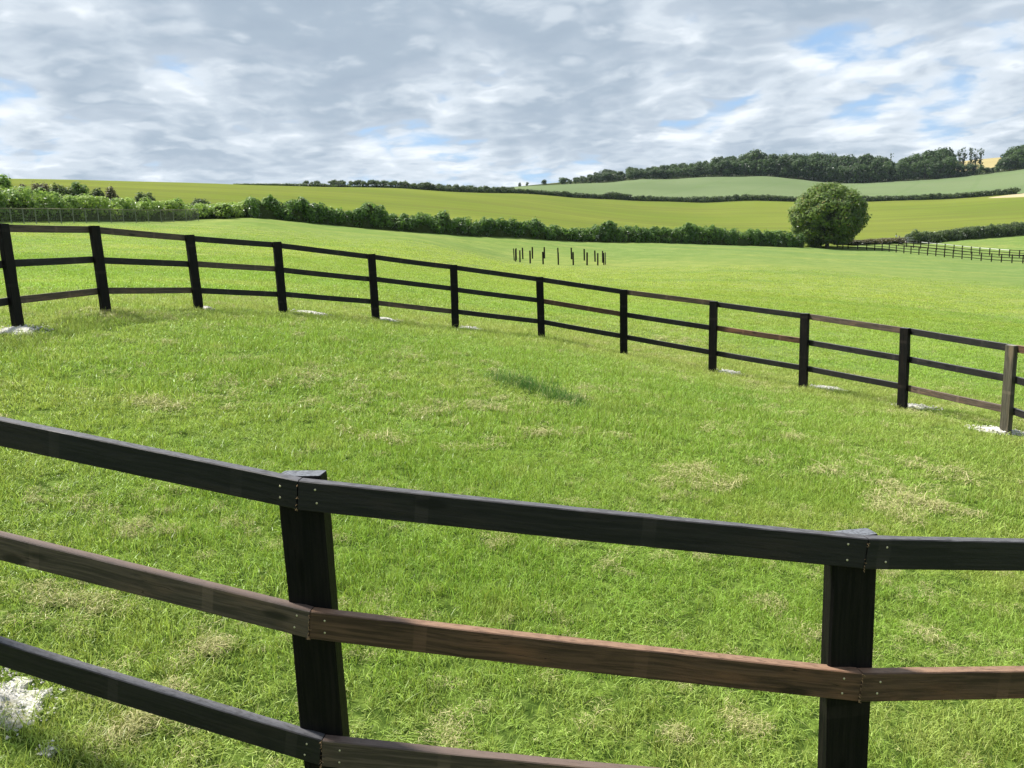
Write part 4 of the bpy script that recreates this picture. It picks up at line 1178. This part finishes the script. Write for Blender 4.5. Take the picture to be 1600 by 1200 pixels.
def blades(n, rad, L0, w0, seed, lean=0.5, seg=3, flat=0.0, zlift=0.0, curl=1.0):
    """a patch of n grass blades: each a tapering ribbon bending over"""
    g = np.random.default_rng(seed); V, Q, T3, tint = [], [], [], []
    nv = 0
    for i in range(n):
        a = g.uniform(0, 2 * np.pi); rr = rad * math.sqrt(g.uniform()); base = np.array([rr * math.cos(a), rr * math.sin(a), -0.01 + zlift * g.uniform()])
        ln = L0 * g.lognormal(-0.05, 0.33); h = g.uniform(0, 2 * np.pi); hd = np.array([math.cos(h), math.sin(h), 0]); sd = np.array([-hd[1], hd[0], 0])
        el = R(90) - abs(g.normal(0, lean)) if flat == 0 else g.normal(0.12, 0.22)
        bend = g.uniform(0.2, 1.5) * curl / seg; p = base.copy(); wd = w0 * g.uniform(0.6, 1.3); turn = g.normal(0, 0.35) * curl
        pts = [p.copy()]
        for s in range(seg):
            p = p + (hd * math.cos(el) + np.array([0, 0, 1]) * math.sin(el)) * ln / seg; pts.append(p.copy()); el -= bend
            if flat and p[2] < 0.01: el = abs(el)
            h += turn; hd = np.array([math.cos(h), math.sin(h), 0]); sd = np.array([-hd[1], hd[0], 0])
        tn = g.uniform()
        for s in range(seg):
            ww = wd * (1 - 0.8 * (s / seg) ** 1.5) / 2; V += [pts[s] - sd * ww, pts[s] + sd * ww]; tint += [tn, tn]
        V.append(pts[-1]); tint.append(tn)
        for s in range(seg - 1): Q.append([nv + 2 * s, nv + 2 * s + 1, nv + 2 * s + 3, nv + 2 * s + 2])
        T3.append([nv + 2 * seg - 2, nv + 2 * seg - 1, nv + 2 * seg]); nv += 2 * seg + 1
    return np.array(V), np.array(Q), np.array(T3), np.array(tint)


def blade_mat(name, straw=0.10, gain=1.0, hay=False):
    m, kk = mat(name)
    pos = world_pos(kk)
    t = kk.n('ShaderNodeAttribute', attribute_name='tint').outputs['Fac']
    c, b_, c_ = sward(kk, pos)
    if hay:
        c = kk.mix(kk.noise(pos, 5, 3), (0.38, 0.36, 0.16), (0.55, 0.50, 0.29)); c = kk.mix(kk.step(t, 0.45, 0.8, 0, 0.75), c, (0.23, 0.27, 0.07))
    else:
        hs = kk.n('ShaderNodeHueSaturation', ins={'Hue': kk.math('MULTIPLY_ADD', t, 0.035, 0.483), 'Saturation': 1.1, 'Value': kk.math('MULTIPLY_ADD', kk.math('POWER', t, 1.4), 2.35 * gain, 0.66 * gain), 'Color': c})
        c = hs.outputs[0]
        c = kk.mix(kk.step(t, 1 - straw, 1 - straw + 0.01, 0, 0.85), c, (0.50, 0.47, 0.23)); c = kk.mix(kk.step(t, 1 - 3 * straw, 1 - 3 * straw + 0.01, 0, 0.45), c, (0.42, 0.48, 0.17))
    d = kk.n('ShaderNodeBsdfDiffuse', ins={'Color': c})
    tr = kk.n('ShaderNodeBsdfTranslucent', ins={'Color': kk.mix(0.35, c, (0.30, 0.38, 0.03)) if not hay else c})
    ms = kk.n('ShaderNodeMixShader', ins={0: 0.48 if not hay else 0.25, 1: d.outputs[0], 2: tr.outputs[0]})
    gl = kk.n('ShaderNodeBsdfGlossy', ins={'Color': (0.9, 1, 0.85, 1), 'Roughness': 0.42})
    fr = kk.n('ShaderNodeFresnel', ins={'IOR': 1.35})
    m2 = kk.n('ShaderNodeMixShader', ins={0: kk.math('MULTIPLY', fr.outputs[0], 0.035), 1: ms.outputs[0], 2: gl.outputs[0]})
    finish(kk, m2.outputs[0])
    return m


M_BLADE = blade_mat('grass blades'); M_HAY = blade_mat('dry cut grass', hay=True)


def scatter_object(name, protos, pts, pick, rotz, scl, m, tilt=None):
    V, Qs, Ts, tint, pid = [], [], [], [], []; nv = 0
    for i, (v, q, t, tn) in enumerate(protos):
        V.append(v); Qs.append(q + nv); Ts.append(t + nv); tint.append(tn); pid.append(np.full(len(v), i)); nv += len(v)
    n = len(pts); V.append(pts); tint.append(np.zeros(n)); pid.append(np.full(n, -1))
    z = lambda arr, w=None: np.concatenate([np.zeros((nv,) + arr.shape[1:]), arr])
    rot = np.zeros((n, 3)); rot[:, 2] = rotz
    if tilt is not None: rot[:, 0:2] = tilt
    me = mesh(name, np.concatenate(V), [np.concatenate(Qs), np.concatenate(Ts)], m, False,
              {'tint': ('FLOAT', np.concatenate(tint)), 'pid': ('INT', np.concatenate(pid)), 'pick': ('INT', z(np.asarray(pick, float))), 'rot': ('FLOAT_VECTOR', z(rot)), 'scl': ('FLOAT_VECTOR', z(scl))})
    o = add(name, me); gn_scatter(o, len(protos)); return o


def polar_pts(r0, r1, dens_, az0=-43, az1=43, seed=0):
    g = np.random.default_rng(seed); area = (az1 - az0) / 360 * math.pi * (r1 * r1 - r0 * r0); n = int(area * dens_)
    r_ = np.sqrt(g.uniform(r0 * r0, r1 * r1, n)); a = np.radians(g.uniform(az0, az1, n))
    return r_ * np.sin(a), r_ * np.cos(a), g


LOD = [  # r0, r1, az, patches per m2, blades, patch radius, length, width
    (0.35, 2.2, 75, 200, 44, 0.085, 0.060, 0.0040), (2.2, 7.5, 47, 260, 46, 0.085, 0.062, 0.0048), (7.5, 18, 45, 150, 44, 0.12, 0.064, 0.0062), (18, 42, 43, 36, 44, 0.24, 0.060, 0.013), (42, 80, 43, 7.0, 44, 0.5, 0.055, 0.026)]
protos_g = []; PX, PY, PK, SC, RZ, TL = [], [], [], [], [], []
for li, (r0, r1, az, dn, nb_, rad, L0, w0) in enumerate(LOD):
    for j in range(4): protos_g.append(blades(nb_, rad, L0 * (0.85 + 0.13 * j), w0, 1000 + li * 10 + j, lean=0.62 + 0.12 * j, curl=1.0 + 0.25 * j))
    x, y, g = polar_pts(r0, r1, dn, -az, az, 50 + li)
    n = len(x)
    tall = 1 + 0.45 * vnoise(x * 1.7, y * 1.7, 21) + 0.3 * vnoise(x * 4.3, y * 4.3, 22)
    keep = np.ones(n, bool)
    if li == 4: keep = g.uniform(size=n) < np.clip((84 - np.hypot(x, y)) / 40, 0, 1)
    sz = np.clip(tall, 0.45, 1.7) * g.uniform(0.75, 1.2, n)
    PX.append(x[keep]); PY.append(y[keep]); PK.append((li * 4 + g.integers(0, 4, n))[keep]); RZ.append(g.uniform(0, 2 * np.pi, n)[keep])
    s3 = np.stack([0.9 + 0 * sz, 0.9 + 0 * sz, sz], 1); SC.append(s3[keep]); TL.append(g.normal(0, 0.12, (n, 2))[keep])
x = np.concatenate(PX); y = np.concatenate(PY)
print('grass patches', len(x))
for (cx_, cy_, rx_, ry_, ro_) in CHALK:
    dx, dy = x - cx_, y - cy_; u_ = dx * math.cos(ro_) + dy * math.sin(ro_); v_ = -dx * math.sin(ro_) + dy * math.cos(ro_)
    q_ = np.hypot(u_ / rx_, v_ / ry_) + 0.22 * rng.normal(size=len(x))
    kill = (q_ < 0.8) & (rng.uniform(size=len(x)) < (0.70 if cy_ < 5 else 0.94))
    x, y = x[~kill], y[~kill]; PK = [np.concatenate(PK)[~kill]]; RZ = [np.concatenate(RZ)[~kill]]; SC = [np.concatenate(SC)[~kill]]; TL = [np.concatenate(TL)[~kill]]
go = scatter_object('grass', protos_g, np.c_[x, y, H(x, y)], np.concatenate(PK), np.concatenate(RZ), np.concatenate(SC), M_BLADE, np.concatenate(TL))
tag(go, 'short mown green grass covering the paddock', 'grass', kind='stuff')

# dry mowings: tangles lying on the sward, thick in a few clumps
hp = [blades(40, 0.05, 0.065, 0.0026, 1300 + j, flat=1.0, zlift=0.05, seg=4, curl=2.4) for j in range(4)] + [blades(46, 0.10, 0.085, 0.0055, 1310 + j, flat=1.0, zlift=0.06, seg=3, curl=2.0) for j in range(4)]
hx, hy, hk, hs = [], [], [], []
g = np.random.default_rng(88)
spots = [(232, 830, 20, 0.13), (215, 832, 8, 0.10), (322, 1018, 24, 0.10), (1165, 1140, 16, 0.07), (1060, 1150, 8, 0.06), (840, 682, 14, 0.16), (1238, 686, 14, 0.14), (1440, 792, 46, 0.3), (1385, 800, 24, 0.22), (1410, 770, 20, 0.3), (260, 640, 14, 0.2), (420, 600, 20, 0.4), (480, 590, 16, 0.4),
         (230, 628, 10, 0.15), (1085, 748, 50, 0.4), (1040, 760, 24, 0.3), (900, 625, 14, 0.18), (760, 640, 20, 0.35), (500, 870, 10, 0.12), (370, 820, 12, 0.15), (540, 760, 12, 0.16), (1480, 740, 22, 0.3), (1330, 745, 16, 0.3), (90, 790, 20, 0.25), (60, 930, 30, 0.25), (130, 960, 26, 0.22),
         (1250, 990, 10, 0.10), (1200, 950, 12, 0.12), (1450, 1000, 14, 0.14), (780, 850, 12, 0.13), (620, 790, 12, 0.18), (250, 1110, 30, 0.16), (200, 1160, 22, 0.12), (700, 1160, 8, 0.06), (960, 890, 10, 0.12), (640, 560, 20, 0.4), (590, 690, 18, 0.3), (1180, 600, 14, 0.3), (1075, 535, 40, 0.6), (170, 497, 40, 0.55), (250, 494, 20, 0.4)]
for (px, py, n, sp) in spots:
    p = ground_at(px, py); big = np.hypot(p[0], p[1]) > 7
    n = max(4, int(n * 0.75)); sp = sp * 1.15; hx.append(p[0] + g.normal(0, sp * 0.6, n)); hy.append(p[1] + g.normal(0, sp * 0.45, n)); hk.append(g.integers(0, 4, n) + (4 if big else 0)); hs.append(g.uniform(0.7, 1.2, n))
for (r0, r1, dn, bg) in ((1.5, 7, 45, 0), (7, 18, 22, 4), (18, 45, 2.6, 4)):
    x, y, g2 = polar_pts(r0, r1, dn, -44, 44, 300 + bg + int(r0))
    msk = (0.6 * vnoise(x * 0.8, y * 1.3, 41) + 1.0 * vnoise(x * 3.3, y * 3.9, 42)) + 0.2 * g2.normal(size=len(x)) > 0.42
    hx.append(x[msk]); hy.append(y[msk]); hk.append(g2.integers(0, 4, msk.sum()) + bg); hs.append(g2.uniform(0.6, 1.1, msk.sum()))
x = np.concatenate(hx); y = np.concatenate(hy); s = np.concatenate(hs); n = len(x)
ho = scatter_object('dry_grass', hp, np.c_[x, y, H(x, y) + 0.012], np.concatenate(hk), g.uniform(0, 6.28, n), np.stack([s, s, s * g.uniform(0.7, 1.3, n)], 1), M_HAY)
tag(ho, 'pale dry mowings lying in wisps on the green grass', 'dry grass', kind='stuff')

# the dark uncut tuft inside the pen
pa, pb = ground_at(790, 596), ground_at(905, 634)
g = np.random.default_rng(12); V, Q, T3, tn = [], [], [], []; nv = 0; O = (pa + pb) / 2; O[2] = h1(O[0], O[1])
for i in range(170):
    s = g.uniform(-0.15, 1.1); c = pa + (pb - pa) * s + np.array([g.normal(0, 0.08), g.normal(0, 0.2), 0]); c[2] = h1(c[0], c[1])
    v, q, t, tt = blades(14, 0.12, max(0.08, 0.20 * (1.1 - 0.9 * abs(s - 0.42))) * g.uniform(0.7, 1.15), 0.0055, 2000 + i, lean=0.5, curl=0.9)
    V.append(v + c - O); Q.append(q + nv); T3.append(t + nv); tn.append(tt); nv += len(v)
m_tuft, k = mat('rank dark grass')
t = k.n('ShaderNodeAttribute', attribute_name='tint').outputs['Fac']
c = k.mix(t, (0.045, 0.125, 0.028), (0.13, 0.24, 0.06)); c = k.mix(k.step(t, 0.93, 0.94), c, (0.36, 0.36, 0.18))
ms = k.n('ShaderNodeMixShader', ins={0: 0.3, 1: k.n('ShaderNodeBsdfDiffuse', ins={'Color': c}).outputs[0], 2: k.n('ShaderNodeBsdfTranslucent', ins={'Color': c}).outputs[0]})
finish(k, ms.outputs[0])
o = add('grass_tuft', mesh('grass_tuft', np.concatenate(V), [np.concatenate(Q), np.concatenate(T3)], m_tuft, False, {'tint': ('FLOAT', np.concatenate(tn))}), None, O)
tag(o, 'dark rank tuft of uncut grass in the middle of the pen', 'grass tuft')


# ------------------------------------------------------------------ the air
zlo, zhi = -140.0, 200.0
allz = [v.co.z for o_ in bpy.data.objects if o_.get('kind') == 'structure' for v in o_.data.vertices]
zlo, zhi = min(allz) - 1.5, max(max(allz), 60) + 26
mb = MB(); mb.box((-2750, -2750, zlo), (2750, 2750, zhi))
m_air = bpy.data.materials.new('summer haze'); m_air.use_nodes = True; k = NT(m_air.node_tree)
pv = k.n('ShaderNodeVolumePrincipled', ins={'Color': (0.72, 0.86, 1.0, 1), 'Density': 0.00005, 'Anisotropy': 0.1})
ao = k.n('ShaderNodeOutputMaterial'); k.link(pv.outputs[0], ao.inputs['Volume'])
tag(add('haze', mb.mesh('haze', m_air)), 'thin bluish summer haze over the fields', 'haze', kind='stuff')
print('haze box', zlo, zhi)
